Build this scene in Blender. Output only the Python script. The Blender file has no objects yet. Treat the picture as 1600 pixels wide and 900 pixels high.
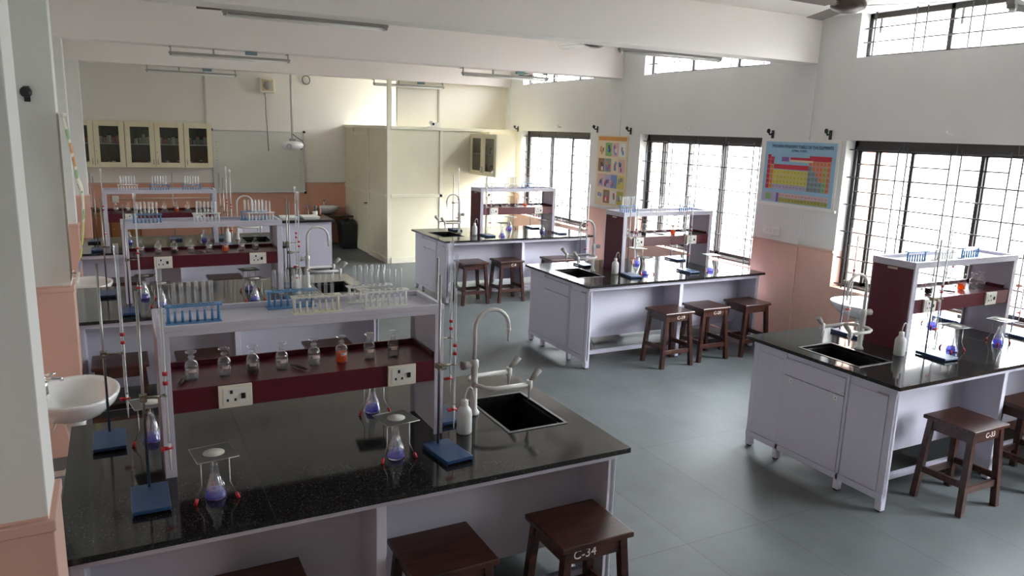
import bpy, bmesh, math, random
from mathutils import Vector, Matrix
random.seed(7)
PI = math.pi
C = bpy.context.scene.collection
S = bpy.context.scene

# ---------------------------------------------------------------- camera, light, exposure
cam_data = bpy.data.cameras.new('camera')
cam = bpy.data.objects.new('camera', cam_data); C.objects.link(cam)
R = Matrix(((0.88665539, -0.46134253, 0.03170643), (0.06612254, 0.19434381, 0.97870235), (-0.45767897, -0.8656752, 0.20282113)))
M4 = R.transposed().to_4x4(); M4.translation = Vector((0, 0, 2.40916))
cam.matrix_world = M4
cam_data.sensor_width = 36.0; cam_data.lens = 1179.594 * 36 / 1600
cam_data.clip_start = 0.05; cam_data.clip_end = 200
S.camera = cam

S.view_settings.view_transform = 'Standard'
S.view_settings.look = 'None'
S.view_settings.gamma = 1.0
S.view_settings.use_curve_mapping = False
S.view_settings.exposure = 4.45

W = bpy.data.worlds.new('sky'); S.world = W; W.use_nodes = True
nt = W.node_tree; nt.nodes.clear()
wo = nt.nodes.new('ShaderNodeOutputWorld'); bg = nt.nodes.new('ShaderNodeBackground')
tc = nt.nodes.new('ShaderNodeTexCoord'); sp = nt.nodes.new('ShaderNodeSeparateXYZ'); rp = nt.nodes.new('ShaderNodeValToRGB')
nt.links.new(tc.outputs['Generated'], sp.inputs[0])
mp = nt.nodes.new('ShaderNodeMath'); mp.operation = 'MULTIPLY_ADD'; mp.inputs[1].default_value = .5; mp.inputs[2].default_value = .5
nt.links.new(sp.outputs['Z'], mp.inputs[0]); nt.links.new(mp.outputs[0], rp.inputs[0])
cr = rp.color_ramp
cr.elements[0].position = 0.48; cr.elements[0].color = (0.15, 0.15, 0.145, 1)
cr.elements[1].position = 0.80; cr.elements[1].color = (1.02, 1.08, 1.15, 1)
for p_, c_ in ((0.505, (.22, .22, .22, 1)), (0.58, (.40, .41, .415, 1)), (0.66, (.98, 1.01, 1.05, 1))):
    e_ = cr.elements.new(p_); e_.color = c_
nt.links.new(rp.outputs[0], bg.inputs[0]); bg.inputs[1].default_value = 2.4
nt.links.new(bg.outputs[0], wo.inputs[0])

XW = 6.822          # inner face of the window wall
CEIL = 3.698
BAYS = [(-0.40, 1.96), (3.15, 5.518), (6.70, 9.063), (10.38, 12.72), (13.95, 15.55)]
SILL, LINT, CLER = 0.868, 2.431, 3.262


def portal(y0, y1, z0, z1):
    d = bpy.data.lights.new('window_daylight_portal', 'AREA'); d.shape = 'RECTANGLE'
    d.size = z1 - z0; d.size_y = y1 - y0
    d.cycles.is_portal = True
    o = bpy.data.objects.new('window_daylight_portal', d); C.objects.link(o)
    o.location = (XW + .26, (y0 + y1) / 2, (z0 + z1) / 2)
    o.rotation_euler = (0, PI / 2, 0)


    return o


ADDED_LBAYS = [(11.80, 12.60)]  # unseen left-wall window, added to brighten the far end of the room
HIGH4 = 2.66         # unseen vent beyond the partition, deepened to brighten the far wall
for a, b in BAYS:
    portal(a, b, SILL, LINT if b < 15 else 2.30); portal(a, b, CLER if b < 15 else HIGH4, CEIL)
for a, b in ADDED_LBAYS:
    o = portal(a, b, SILL, LINT); o.location.x = -.62 - .26; o.rotation_euler = (0, -PI / 2, 0)
try:
    S.cycles.max_bounces = 9; S.cycles.diffuse_bounces = 6; S.cycles.glossy_bounces = 4
    S.cycles.transparent_max_bounces = 40; S.cycles.transmission_bounces = 6
    S.cycles.caustics_reflective = False; S.cycles.caustics_refractive = False
    S.cycles.sample_clamp_indirect = 6.0
    S.cycles.use_denoising = True
except Exception:
    pass

# ---------------------------------------------------------------- materials


def newmat(name):
    m = bpy.data.materials.new(name); m.use_nodes = True
    n = m.node_tree; n.nodes.clear()
    o = n.nodes.new('ShaderNodeOutputMaterial')
    return m, n, o


def mat(name, col, rough=.5, metal=0, spec=.5, noise=0, nscale=20, bump=0, coat=0, trans=0):
    m, n, o = newmat(name)
    p = n.nodes.new('ShaderNodeBsdfPrincipled')
    p.inputs['Base Color'].default_value = (*col, 1); p.inputs['Roughness'].default_value = rough
    p.inputs['Metallic'].default_value = metal; p.inputs['Specular IOR Level'].default_value = spec
    p.inputs['Coat Weight'].default_value = coat; p.inputs['Coat Roughness'].default_value = .1
    n.links.new(p.outputs[0], o.inputs[0])
    if noise or bump:
        g = n.nodes.new('ShaderNodeNewGeometry')
        t = n.nodes.new('ShaderNodeTexNoise'); t.inputs['Scale'].default_value = nscale; t.inputs['Detail'].default_value = 5
        n.links.new(g.outputs['Position'], t.inputs['Vector'])
        if noise:
            r = n.nodes.new('ShaderNodeValToRGB')
            r.color_ramp.elements[0].position = .3; r.color_ramp.elements[1].position = .7
            r.color_ramp.elements[0].color = (*[c * (1 - noise) for c in col], 1)
            r.color_ramp.elements[1].color = (*[min(1, c * (1 + noise)) for c in col], 1)
            n.links.new(t.outputs['Fac'], r.inputs[0]); n.links.new(r.outputs[0], p.inputs['Base Color'])
        if bump:
            bp = n.nodes.new('ShaderNodeBump'); bp.inputs['Strength'].default_value = bump; bp.inputs['Distance'].default_value = .004
            n.links.new(t.outputs['Fac'], bp.inputs['Height']); n.links.new(bp.outputs[0], p.inputs['Normal'])
    return m


def glassmat(name, tint=(.97, .98, .98), edge=(.74, .78, .80), gloss=.9, body=0.0, refl=.04):
    """thin glass: clear when seen square on, denser and brighter at its rims"""
    m, n, o = newmat(name)
    lw = n.nodes.new('ShaderNodeLayerWeight'); lw.inputs[0].default_value = .35
    mx = n.nodes.new('ShaderNodeMix'); mx.data_type = 'RGBA'
    mx.inputs[6].default_value = (*tint, 1); mx.inputs[7].default_value = (*edge, 1)
    n.links.new(lw.outputs['Facing'], mx.inputs[0])
    tr = n.nodes.new('ShaderNodeBsdfTransparent'); n.links.new(mx.outputs[2], tr.inputs[0])
    gl = n.nodes.new('ShaderNodeBsdfGlossy'); gl.inputs['Roughness'].default_value = .03; gl.inputs[0].default_value = (gloss, gloss, gloss, 1)
    l2 = n.nodes.new('ShaderNodeLayerWeight'); l2.inputs[0].default_value = .5
    pw = n.nodes.new('ShaderNodeMath'); pw.operation = 'POWER'; pw.inputs[1].default_value = 4.0
    fr = n.nodes.new('ShaderNodeMath'); fr.operation = 'MULTIPLY_ADD'; fr.inputs[1].default_value = .85; fr.inputs[2].default_value = refl
    n.links.new(l2.outputs['Facing'], pw.inputs[0]); n.links.new(pw.outputs[0], fr.inputs[0])
    ms = n.nodes.new('ShaderNodeMixShader')
    base = tr
    if body:
        df = n.nodes.new('ShaderNodeBsdfDiffuse'); df.inputs[0].default_value = (.8, .83, .85, 1)
        mb_ = n.nodes.new('ShaderNodeMixShader'); mb_.inputs[0].default_value = body
        n.links.new(tr.outputs[0], mb_.inputs[1]); n.links.new(df.outputs[0], mb_.inputs[2]); base = mb_
    n.links.new(fr.outputs[0], ms.inputs[0]); n.links.new(base.outputs[0], ms.inputs[1]); n.links.new(gl.outputs[0], ms.inputs[2])
    n.links.new(ms.outputs[0], o.inputs[0])
    return m


def wallmat(name, upper, lower=None, zsplit=1.26):
    m, n, o = newmat(name)
    p = n.nodes.new('ShaderNodeBsdfPrincipled'); p.inputs['Roughness'].default_value = .65
    p.inputs['Specular IOR Level'].default_value = .3
    g = n.nodes.new('ShaderNodeNewGeometry')
    t = n.nodes.new('ShaderNodeTexNoise'); t.inputs['Scale'].default_value = 1.6; t.inputs['Detail'].default_value = 6
    n.links.new(g.outputs['Position'], t.inputs['Vector'])

    def ramp(c, d):
        r = n.nodes.new('ShaderNodeValToRGB')
        r.color_ramp.elements[0].position = .3; r.color_ramp.elements[1].position = .7
        r.color_ramp.elements[0].color = (*[x * (1 - d) for x in c], 1); r.color_ramp.elements[1].color = (*c, 1)
        n.links.new(t.outputs['Fac'], r.inputs[0]); return r
    ru = ramp(upper, .04)
    if lower:
        rl = ramp(lower, .07)
        s = n.nodes.new('ShaderNodeSeparateXYZ'); n.links.new(g.outputs['Position'], s.inputs[0])
        gt = n.nodes.new('ShaderNodeMath'); gt.operation = 'GREATER_THAN'; gt.inputs[1].default_value = zsplit
        n.links.new(s.outputs['Z'], gt.inputs[0])
        mx = n.nodes.new('ShaderNodeMix'); mx.data_type = 'RGBA'
        n.links.new(gt.outputs[0], mx.inputs[0]); n.links.new(rl.outputs[0], mx.inputs[6]); n.links.new(ru.outputs[0], mx.inputs[7])
        n.links.new(mx.outputs[2], p.inputs['Base Color'])
    else:
        n.links.new(ru.outputs[0], p.inputs['Base Color'])
    t2 = n.nodes.new('ShaderNodeTexNoise'); t2.inputs['Scale'].default_value = 40
    n.links.new(g.outputs['Position'], t2.inputs['Vector'])
    bp = n.nodes.new('ShaderNodeBump'); bp.inputs['Strength'].default_value = .08; bp.inputs['Distance'].default_value = .005
    n.links.new(t2.outputs['Fac'], bp.inputs['Height']); n.links.new(bp.outputs[0], p.inputs['Normal'])
    n.links.new(p.outputs[0], o.inputs[0])
    return m


def floormat():
    m, n, o = newmat('floor_tiles')
    p = n.nodes.new('ShaderNodeBsdfPrincipled')
    g = n.nodes.new('ShaderNodeNewGeometry'); mp = n.nodes.new('ShaderNodeMapping')
    mp.inputs['Location'].default_value = (-3.165, -2.93, 0); mp.inputs['Rotation'].default_value = (0, 0, -PI / 2)
    mp.vector_type = 'POINT'
    # swap so that the long side of a tile runs along Y
    s = n.nodes.new('ShaderNodeSeparateXYZ'); cmb = n.nodes.new('ShaderNodeCombineXYZ')
    n.links.new(g.outputs['Position'], s.inputs[0])
    ax = n.nodes.new('ShaderNodeMath'); ax.operation = 'ADD'; ax.inputs[1].default_value = -3.165 + 12.6
    ay = n.nodes.new('ShaderNodeMath'); ay.operation = 'ADD'; ay.inputs[1].default_value = -2.93 + 6.2
    n.links.new(s.outputs['Y'], ax.inputs[0]); n.links.new(s.outputs['X'], ay.inputs[0])
    n.links.new(ax.outputs[0], cmb.inputs[0]); n.links.new(ay.outputs[0], cmb.inputs[1])
    b = n.nodes.new('ShaderNodeTexBrick'); b.offset = 0.0; b.squash = 1
    b.inputs['Scale'].default_value = 1.0; b.inputs['Brick Width'].default_value = 1.26; b.inputs['Row Height'].default_value = .62
    b.inputs['Mortar Size'].default_value = .0022; b.inputs['Mortar Smooth'].default_value = .2; b.inputs['Bias'].default_value = 0
    b.inputs['Color1'].default_value = (.125, .138, .140, 1); b.inputs['Color2'].default_value = (.137, .150, .151, 1)
    b.inputs['Mortar'].default_value = (.07, .078, .078, 1)
    n.links.new(cmb.outputs[0], b.inputs['Vector'])
    t = n.nodes.new('ShaderNodeTexNoise'); t.inputs['Scale'].default_value = 2.2; t.inputs['Detail'].default_value = 8; t.inputs['Roughness'].default_value = .6
    n.links.new(g.outputs['Position'], t.inputs['Vector'])
    r = n.nodes.new('ShaderNodeValToRGB'); r.color_ramp.elements[0].color = (.80, .80, .80, 1); r.color_ramp.elements[1].color = (1.1, 1.1, 1.1, 1)
    r.color_ramp.elements[0].position = .3; r.color_ramp.elements[1].position = .7
    n.links.new(t.outputs['Fac'], r.inputs[0])
    mx = n.nodes.new('ShaderNodeMix'); mx.data_type = 'RGBA'; mx.blend_type = 'MULTIPLY'; mx.inputs[0].default_value = 1
    n.links.new(b.outputs[0], mx.inputs[6]); n.links.new(r.outputs[0], mx.inputs[7]); n.links.new(mx.outputs[2], p.inputs['Base Color'])
    r2 = n.nodes.new('ShaderNodeMapRange'); r2.inputs[3].default_value = .36; r2.inputs[4].default_value = .54
    n.links.new(t.outputs['Fac'], r2.inputs[0]); n.links.new(r2.outputs[0], p.inputs['Roughness'])
    p.inputs['Specular IOR Level'].default_value = .14
    n.links.new(p.outputs[0], o.inputs[0])
    return m


def granitemat():
    m, n, o = newmat('black_granite')
    p = n.nodes.new('ShaderNodeBsdfPrincipled'); g = n.nodes.new('ShaderNodeNewGeometry')
    v = n.nodes.new('ShaderNodeTexVoronoi'); v.inputs['Scale'].default_value = 260
    n.links.new(g.outputs['Position'], v.inputs['Vector'])
    r = n.nodes.new('ShaderNodeValToRGB'); r.color_ramp.interpolation = 'CONSTANT'
    s = n.nodes.new('ShaderNodeSeparateXYZ'); n.links.new(v.outputs['Color'], s.inputs[0])
    e = r.color_ramp.elements
    e[0].color = (.006, .006, .006, 1); e[1].position = .70; e[1].color = (.017, .017, .015, 1)
    x = e.new(.84); x.color = (.02, .02, .02, 1)
    x = e.new(.93); x.color = (.055, .05, .04, 1)
    n.links.new(s.outputs[0], r.inputs[0])
    t = n.nodes.new('ShaderNodeTexNoise'); t.inputs['Scale'].default_value = 14; t.inputs['Detail'].default_value = 6
    n.links.new(g.outputs['Position'], t.inputs['Vector'])
    mx = n.nodes.new('ShaderNodeMix'); mx.data_type = 'RGBA'; mx.blend_type = 'ADD'; mx.inputs[0].default_value = .008
    n.links.new(r.outputs[0], mx.inputs[6]); n.links.new(t.outputs['Fac'], mx.inputs[7])
    n.links.new(mx.outputs[2], p.inputs['Base Color'])
    p.inputs['Roughness'].default_value = .09; p.inputs['Specular IOR Level'].default_value = .6
    n.links.new(p.outputs[0], o.inputs[0])
    return m


def woodmat(name, c1, c2, rough=.35):
    m, n, o = newmat(name)
    p = n.nodes.new('ShaderNodeBsdfPrincipled'); g = n.nodes.new('ShaderNodeTexCoord')
    mp = n.nodes.new('ShaderNodeMapping'); mp.inputs['Scale'].default_value = (2.2, 22, 8)
    t = n.nodes.new('ShaderNodeTexNoise'); t.inputs['Scale'].default_value = 2.5; t.inputs['Detail'].default_value = 6; t.inputs['Distortion'].default_value = .6
    n.links.new(g.outputs['Object'], mp.inputs[0]); n.links.new(mp.outputs[0], t.inputs['Vector'])
    r = n.nodes.new('ShaderNodeValToRGB'); r.color_ramp.elements[0].position = .35; r.color_ramp.elements[1].position = .7
    r.color_ramp.elements[0].color = (*c1, 1); r.color_ramp.elements[1].color = (*c2, 1)
    n.links.new(t.outputs['Fac'], r.inputs[0]); n.links.new(r.outputs[0], p.inputs['Base Color'])
    p.inputs['Roughness'].default_value = rough; p.inputs['Coat Weight'].default_value = .2; p.inputs['Coat Roughness'].default_value = .25
    n.links.new(p.outputs[0], o.inputs[0])
    return m


def brickmat():
    m, n, o = newmat('laterite_brick')
    p = n.nodes.new('ShaderNodeBsdfPrincipled'); g = n.nodes.new('ShaderNodeTexCoord')
    s = n.nodes.new('ShaderNodeSeparateXYZ'); cmb = n.nodes.new('ShaderNodeCombineXYZ')
    n.links.new(g.outputs['Object'], s.inputs[0]); n.links.new(s.outputs['Y'], cmb.inputs[0]); n.links.new(s.outputs['Z'], cmb.inputs[1])
    b = n.nodes.new('ShaderNodeTexBrick'); b.inputs['Scale'].default_value = 4
    b.inputs['Color1'].default_value = (.42, .2, .15, 1); b.inputs['Color2'].default_value = (.5, .28, .2, 1); b.inputs['Mortar'].default_value = (.6, .55, .5, 1)
    n.links.new(cmb.outputs[0], b.inputs['Vector']); n.links.new(b.outputs[0], p.inputs['Base Color'])
    n.links.new(p.outputs[0], o.inputs[0]); p.inputs['Roughness'].default_value = .9
    return m


WALLW = wallmat('wall_paint_white_over_peach', (.76, .765, .745), (.75, .49, .40))
WALLWF = wallmat('far_wall_paint', (.80, .78, .73), (.66, .36, .26))
WALLC = wallmat('ceiling_paint', (.84, .80, .77))
INFILL = wallmat('cream_wall_paint', (.80, .77, .68))
PEACH = mat('peach_dado', (.60, .395, .325), .5, noise=.05, nscale=3)
FLOOR = floormat()
GRAN = granitemat()
LILAC = mat('lilac_laminate', (.60, .585, .68), .32, noise=.02, nscale=2)
BURG = mat('burgundy_laminate', (.10, .010, .022), .3)
WHITEP = mat('white_plastic', (.78, .78, .74), .35)
CREAMP = mat('ivory_plastic', (.80, .77, .66), .4)
FAUC = mat('grey_white_polypropylene', (.62, .62, .60), .35)
BLACKP = mat('black_plastic', (.012, .012, .013), .4)
SINKM = mat('black_sink_polypropylene', (.008, .008, .009), .35)
STOOL = woodmat('dark_stained_wood', (.022, .008, .006), (.075, .024, .015), .33)
WORNW = woodmat('worn_brown_wood', (.03, .014, .01), (.07, .035, .02), .5)
BLUEP = mat('blue_rack_plastic', (.10, .28, .52), .4)
BLUEM = mat('blue_enamelled_iron', (.018, .06, .16), .35)
REDP = mat('red_rubber', (.5, .02, .03), .5)
CHROME = mat('chrome', (.7, .7, .7), .15, metal=1)
STEEL = mat('steel_rod', (.35, .35, .34), .3, metal=1)
BRASSY = mat('tarnished_clamp_metal', (.32, .29, .22), .4, metal=1)
GAUZE = mat('wire_gauze', (.16, .16, .15), .6, metal=.6, noise=.3, nscale=300)
CERAM = mat('white_ceramic', (.72, .73, .72), .15, coat=.4)
CERD = mat('gauze_ceramic_disc', (.55, .54, .48), .8)
def glowmat(name, tcol, dcol):
    m, n, o = newmat(name)
    tr = n.nodes.new('ShaderNodeBsdfTransparent'); tr.inputs[0].default_value = (*tcol, 1)
    df = n.nodes.new('ShaderNodeBsdfDiffuse'); df.inputs[0].default_value = (*dcol, 1)
    tl = n.nodes.new('ShaderNodeBsdfTranslucent'); tl.inputs[0].default_value = (*dcol, 1)
    a = n.nodes.new('ShaderNodeMixShader'); a.inputs[0].default_value = .5
    n.links.new(df.outputs[0], a.inputs[1]); n.links.new(tl.outputs[0], a.inputs[2])
    b = n.nodes.new('ShaderNodeMixShader'); b.inputs[0].default_value = .65
    n.links.new(tr.outputs[0], b.inputs[1]); n.links.new(a.outputs[0], b.inputs[2]); n.links.new(b.outputs[0], o.inputs[0])
    return m


GLASS = glassmat('clear_glass', (.98, .99, .99), (.80, .84, .86), 1.0, .05, .09)
WRAP = glassmat('clear_plastic_wrap', (.96, .97, .98), (.8, .82, .86), 1.0, .10, .15)
TUBEG = glassmat('tube_glass', (.93, .95, .96), (.78, .82, .86), 1.0, .13, .10)
BURET = mat('milky_burette_glass', (.70, .72, .74), .2, coat=.3)
PANE = glassmat('window_glass', (.985, .99, .99), (.95, .97, .97))
PANED = glassmat('cabinet_glass', (.84, .85, .82), (.6, .62, .6))
LIQC = glassmat('clear_liquid', (.90, .90, .90), (.78, .78, .80), .8)
LIQO = glowmat('orange_liquid', (1.0, .30, .02), (.95, .22, .01))
LIQB = mat('dark_liquid', (.012, .006, .01), .15)
BLUEL = glowmat('blue_violet_liquid', (.45, .45, .95), (.20, .20, .75))
LABELP = mat('pinkish_paper_label', (.62, .50, .48), .8)
CHALK = mat('white_marker_paint', (.75, .75, .72), .8)
FRAMEB = mat('dark_bronze_window_frame', (.035, .028, .024), .45)
GRILLE = mat('dark_grille_steel', (.045, .045, .055), .5)
GRILLG = mat('grey_grille_bar', (.22, .22, .28), .5)
CREAMC = mat('cream_cabinet_laminate', (.72, .66, .46), .45)
PARTM = mat('cream_partition_board', (.74, .70, .52), .5, noise=.03, nscale=3)
PARTR = mat('cream_partition_rail', (.78, .75, .60), .5)
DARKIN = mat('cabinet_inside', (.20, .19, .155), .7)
BOARDW = mat('whiteboard_surface', (.60, .62, .57), .25)
ALU = mat('aluminium', (.55, .56, .56), .35, metal=.8)
CONDUIT = mat('painted_conduit', (.55, .54, .51), .5)
GREYM = mat('grey_light_fitting', (.33, .32, .30), .5)
GREENB = mat('blue_grey_box', (.16, .25, .26), .5)
FANM = mat('brown_fan_enamel', (.10, .07, .06), .4)
BAG = mat('black_bin_bag', (.015, .015, .016), .35, bump=.8, nscale=14)
BROWNC = mat('brown_cupboard_board', (.25, .11, .03), .5)
BRICK = brickmat()
GROUND = mat('outdoor_ground', (.20, .195, .175), .9, noise=.1, nscale=1)
PAPER = mat('poster_paper', (.72, .68, .58), .6)
MILKY = mat('milky_polythene', (.66, .68, .68), .35)
TAN = mat('tan_plastic', (.6, .5, .33), .4)


# ---------------------------------------------------------------- mesh helpers
class MB:
    def __init__(s):
        s.v = []; s.f = []; s.m = []; s.sm = []; s.mi = 0; s.t = None

    def add(s, vs, fs, smooth=False):
        b = len(s.v)
        if s.t is not None: vs = [tuple(s.t @ Vector(p)) for p in vs]
        s.v += [tuple(p) for p in vs]
        for f in fs:
            s.f.append([i + b for i in f]); s.m.append(s.mi); s.sm.append(smooth)
        return s

    def box(s, x0, x1, y0, y1, z0, z1):
        x0, x1 = min(x0, x1), max(x0, x1); y0, y1 = min(y0, y1), max(y0, y1); z0, z1 = min(z0, z1), max(z0, z1)
        return s.add([(x0, y0, z0), (x1, y0, z0), (x1, y1, z0), (x0, y1, z0), (x0, y0, z1), (x1, y0, z1), (x1, y1, z1), (x0, y1, z1)],
                     [(0, 3, 2, 1), (4, 5, 6, 7), (0, 1, 5, 4), (1, 2, 6, 5), (2, 3, 7, 6), (3, 0, 4, 7)])

    def hexa(s, bot, top):
        return s.add(list(bot) + list(top), [(0, 3, 2, 1), (4, 5, 6, 7), (0, 1, 5, 4), (1, 2, 6, 5), (2, 3, 7, 6), (3, 0, 4, 7)])

    def beam(s, a, b, w, d):
        """leg between two points, section w (x) by d (y)"""
        (ax, ay, az), (bx, by, bz) = a, b
        q = lambda x, y, z: [(x - w / 2, y - d / 2, z), (x + w / 2, y - d / 2, z), (x + w / 2, y + d / 2, z), (x - w / 2, y + d / 2, z)]
        return s.hexa(q(ax, ay, az), q(bx, by, bz))

    def tube(s, pts, r, n=10, caps=True):
        pts = [Vector(p) for p in pts]; rr = r if isinstance(r, (list, tuple)) else [r] * len(pts)
        vs = []; up = None
        for i, p in enumerate(pts):
            d = (pts[min(i + 1, len(pts) - 1)] - pts[max(i - 1, 0)]).normalized()
            if up is None:
                up = Vector((0, 0, 1)) if abs(d.z) < .9 else Vector((1, 0, 0))
            u = d.cross(up).normalized(); w = u.cross(d).normalized(); up = w
            for k in range(n):
                a = 2 * PI * k / n
                vs.append(p + (u * math.cos(a) + w * math.sin(a)) * rr[i])
        fs = []
        for i in range(len(pts) - 1):
            for k in range(n):
                k2 = (k + 1) % n
                fs.append((i * n + k, i * n + k2, (i + 1) * n + k2, (i + 1) * n + k))
        s.add(vs, fs, True)
        if caps:
            s.add(vs[:n], [tuple(range(n))]); s.add(vs[-n:], [tuple(reversed(range(n)))])
        return s

    def lathe(s, prof, c=(0, 0, 0), n=20, cap=False, sx=1, sy=1):
        vs = []
        for r, z in prof:
            for k in range(n):
                a = 2 * PI * k / n
                vs.append((c[0] + r * sx * math.cos(a), c[1] + r * sy * math.sin(a), c[2] + z))
        fs = []
        for i in range(len(prof) - 1):
            for k in range(n):
                k2 = (k + 1) % n
                fs.append((i * n + k, i * n + k2, (i + 1) * n + k2, (i + 1) * n + k))
        s.add(vs, fs, True)
        if cap:
            s.add(vs[:n], [tuple(reversed(range(n)))]); s.add(vs[-n:], [tuple(range(n))])
        return s

    def build(s, name, mats, parent=None, loc=None, bevel=0, fix=True):
        me = bpy.data.meshes.new(name)
        me.from_pydata(s.v, [], s.f)
        if not isinstance(mats, (list, tuple)): mats = [mats]
        for m in mats: me.materials.append(m)
        me.polygons.foreach_set('material_index', s.m)
        me.polygons.foreach_set('use_smooth', s.sm)
        if fix:
            bm = bmesh.new(); bm.from_mesh(me)
            bmesh.ops.remove_doubles(bm, verts=bm.verts, dist=1e-5) if any(s.sm) else None
            bmesh.ops.recalc_face_normals(bm, faces=bm.faces); bm.to_mesh(me); bm.free()
        o = bpy.data.objects.new(name, me); C.objects.link(o)
        if parent is not None: o.parent = parent
        if loc is not None: o.location = loc
        if bevel:
            b = o.modifiers.new('bevel', 'BEVEL'); b.width = bevel; b.segments = 2; b.limit_method = 'ANGLE'; b.angle_limit = 1.0
        return o


def box(name, m, x0, x1, y0, y1, z0, z1, parent=None, bevel=0):
    return MB().box(x0, x1, y0, y1, z0, z1).build(name, m, parent, bevel=bevel)


def tag(o, label, cat, group=None):
    o['label'] = label; o['category'] = cat
    if group: o['group'] = group
    return o


def struct(o): o['kind'] = 'structure'; return o


def thing(name, label, cat, loc=(0, 0, 0), rz=0, group=None):
    o = bpy.data.objects.new(name, None); C.objects.link(o)
    o.empty_display_size = .1; o.location = loc; o.rotation_euler = (0, 0, rz)
    return tag(o, label, cat, group)


KIDS = {}


def kids(o):
    return [c for c in o.children]


def dup(root, loc, rz=0, label=None, group=None, flat=False):
    r = root.copy(); C.objects.link(r); r.location = loc; r.rotation_euler = (0, 0, rz)
    if label: r['label'] = label
    if group: r['group'] = group
    if not flat:
        for ch in kids(root):
            c = ch.copy(); C.objects.link(c); c.parent = r
            for g in kids(ch):
                d = g.copy(); C.objects.link(d); d.parent = c
    return r


def drop(root):
    for ch in list(root.children):
        for g in list(ch.children): bpy.data.objects.remove(g)
        bpy.data.objects.remove(ch)
    bpy.data.objects.remove(root)


def textmesh(txt, size, name='lettering', m=None, parent=None, ext=.0006, align='CENTER'):
    cu = bpy.data.curves.new(name, 'FONT'); cu.body = txt; cu.size = size; cu.align_x = align; cu.align_y = 'CENTER'; cu.extrude = ext
    cu.resolution_u = 3
    t = bpy.data.objects.new(name, cu); C.objects.link(t)
    dg = bpy.context.evaluated_depsgraph_get(); dg.update()
    me = bpy.data.meshes.new_from_object(t.evaluated_get(dg)); me.materials.clear()
    if m: me.materials.append(m)
    bpy.data.objects.remove(t); bpy.data.curves.remove(cu)
    o = bpy.data.objects.new(name, me); C.objects.link(o)
    if parent is not None: o.parent = parent
    return o


ORD = ['first', 'second', 'third', 'fourth', 'fifth', 'sixth', 'seventh', 'eighth', 'ninth', 'tenth', 'eleventh', 'twelfth']

# ---------------------------------------------------------------- room shell
Y0, YF = -4.9, 15.71        # rear and far walls
XL = -.62                   # recessed face of the left wall
o = struct(box('floor', FLOOR, XL - .3, XW + .23, Y0 - .2, YF + .2, -.12, 0))
o = struct(box('ceiling', WALLC, XL - .3, XW + .23, Y0 - .2, YF + .2, CEIL, CEIL + .15))
struct(box('wall_far', WALLWF, XL - .3, XW + .23, YF, YF + .2, 0, CEIL))
struct(box('wall_rear', WALLW, XL - .3, XW + .23, Y0 - .2, Y0, 0, CEIL))
mb = MB(); T = .23
prev = Y0
for a, b in BAYS:
    mb.box(XW, XW + T, prev, a, 0, CEIL)
    mb.box(XW, XW + T, a, b, 0, SILL)
    mb.box(XW, XW + T, a, b, LINT, CLER if b < 15 else HIGH4)
    prev = b
mb.box(XW, XW + T, prev, YF, 0, CEIL)
struct(mb.build('wall_right', WALLW))
mb = MB(); prev = Y0
for a, b in ADDED_LBAYS:
    mb.box(XL - T, XL, prev, a, 0, CEIL)
    mb.box(XL - T, XL, a, b, 0, SILL)
    mb.box(XL - T, XL, a, b, LINT, CEIL)
    prev = b
mb.box(XL - T, XL, prev, YF, 0, CEIL)
struct(mb.build('wall_left', WALLW))
# beams
for i, (a, b) in enumerate([(2.42, 2.69), (6.0, 6.267), (9.575, 9.84), (13.2, 13.47)]):
    struct(box('trim_%d' % (i + 1), WALLC, XL, XW, a, b, 3.234, CEIL, bevel=.006))
# pillars of the left wall (with the peach tiling standing slightly proud)
for i, (xf, a, b) in enumerate([(-.236, 2.42, 2.69), (-.315, 6.0, 6.267), (-.40, 9.575, 9.84), (-.362, 13.2, 13.47)]):
    p = struct(box('trim_%d' % (i + 5), WALLW, XL, xf, a, b, 0, 3.234, bevel=.004))
    d = struct(MB().box(XL, xf + .012, a - .012, b + .012, 0, 1.215).box(XL, xf + .018, a - .018, b + .018, 1.215, 1.25).build('trim_%d' % (i + 9), PEACH, bevel=.004))
# shallow piers on the window wall
for i, (a, b) in enumerate([(2.42, 2.69), (6.0, 6.267), (9.575, 9.84), (13.2, 13.47)]):
    struct(box('trim_%d' % (i + 13), WALLW, XW - .012, XW, a, b, 0, 3.234))
# dado rail along the window wall and the far wall
mb = MB()
for a, b in [(Y0, BAYS[0][0]), (BAYS[0][1], BAYS[1][0]), (BAYS[1][1], BAYS[2][0]), (BAYS[2][1], BAYS[3][0]), (BAYS[3][1], 12.94)]:
    mb.box(XW - .018, XW, a, b, 1.235, 1.262)
struct(mb.build('trim_17', PEACH, bevel=.003))
struct(box('trim_18', PEACH, XL, 4.25, YF - .012, YF, 1.235, 1.262))
# wall above the partition
struct(box('trim_19', INFILL, 4.62, XW, 13.40, 13.47, 2.44, 3.234))
struct(box('trim_20', PARTR, 4.29, 4.36, 12.945, 13.0, 2.44, 3.234))

# outdoors
struct(box('ground_outside', GROUND, XW + T, 40, -20, 40, -.35, -.15))
struct(box('floor_added_left', GROUND, -4.2, XL - T, -8, 20, -.25, -.05))  # unseen ground slab added outside the added left window
struct(box('ceiling_added_left_shade', WALLC, -3.4, XL - T, -8, 20, 3.05, 3.2))  # unseen roof slab added to cut the sky light at the left window
for (a, b), l in zip([(6.35, 6.75), (11.0, 11.5)], ['nearer', 'farther']):
    tag(box('brick_pier', BRICK, 8.3, 8.7, a, b, -.15, 3.4), '%s of the brick piers standing outside beyond the window bars' % l, 'brick pier', 'brick piers outside the windows')


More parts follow.
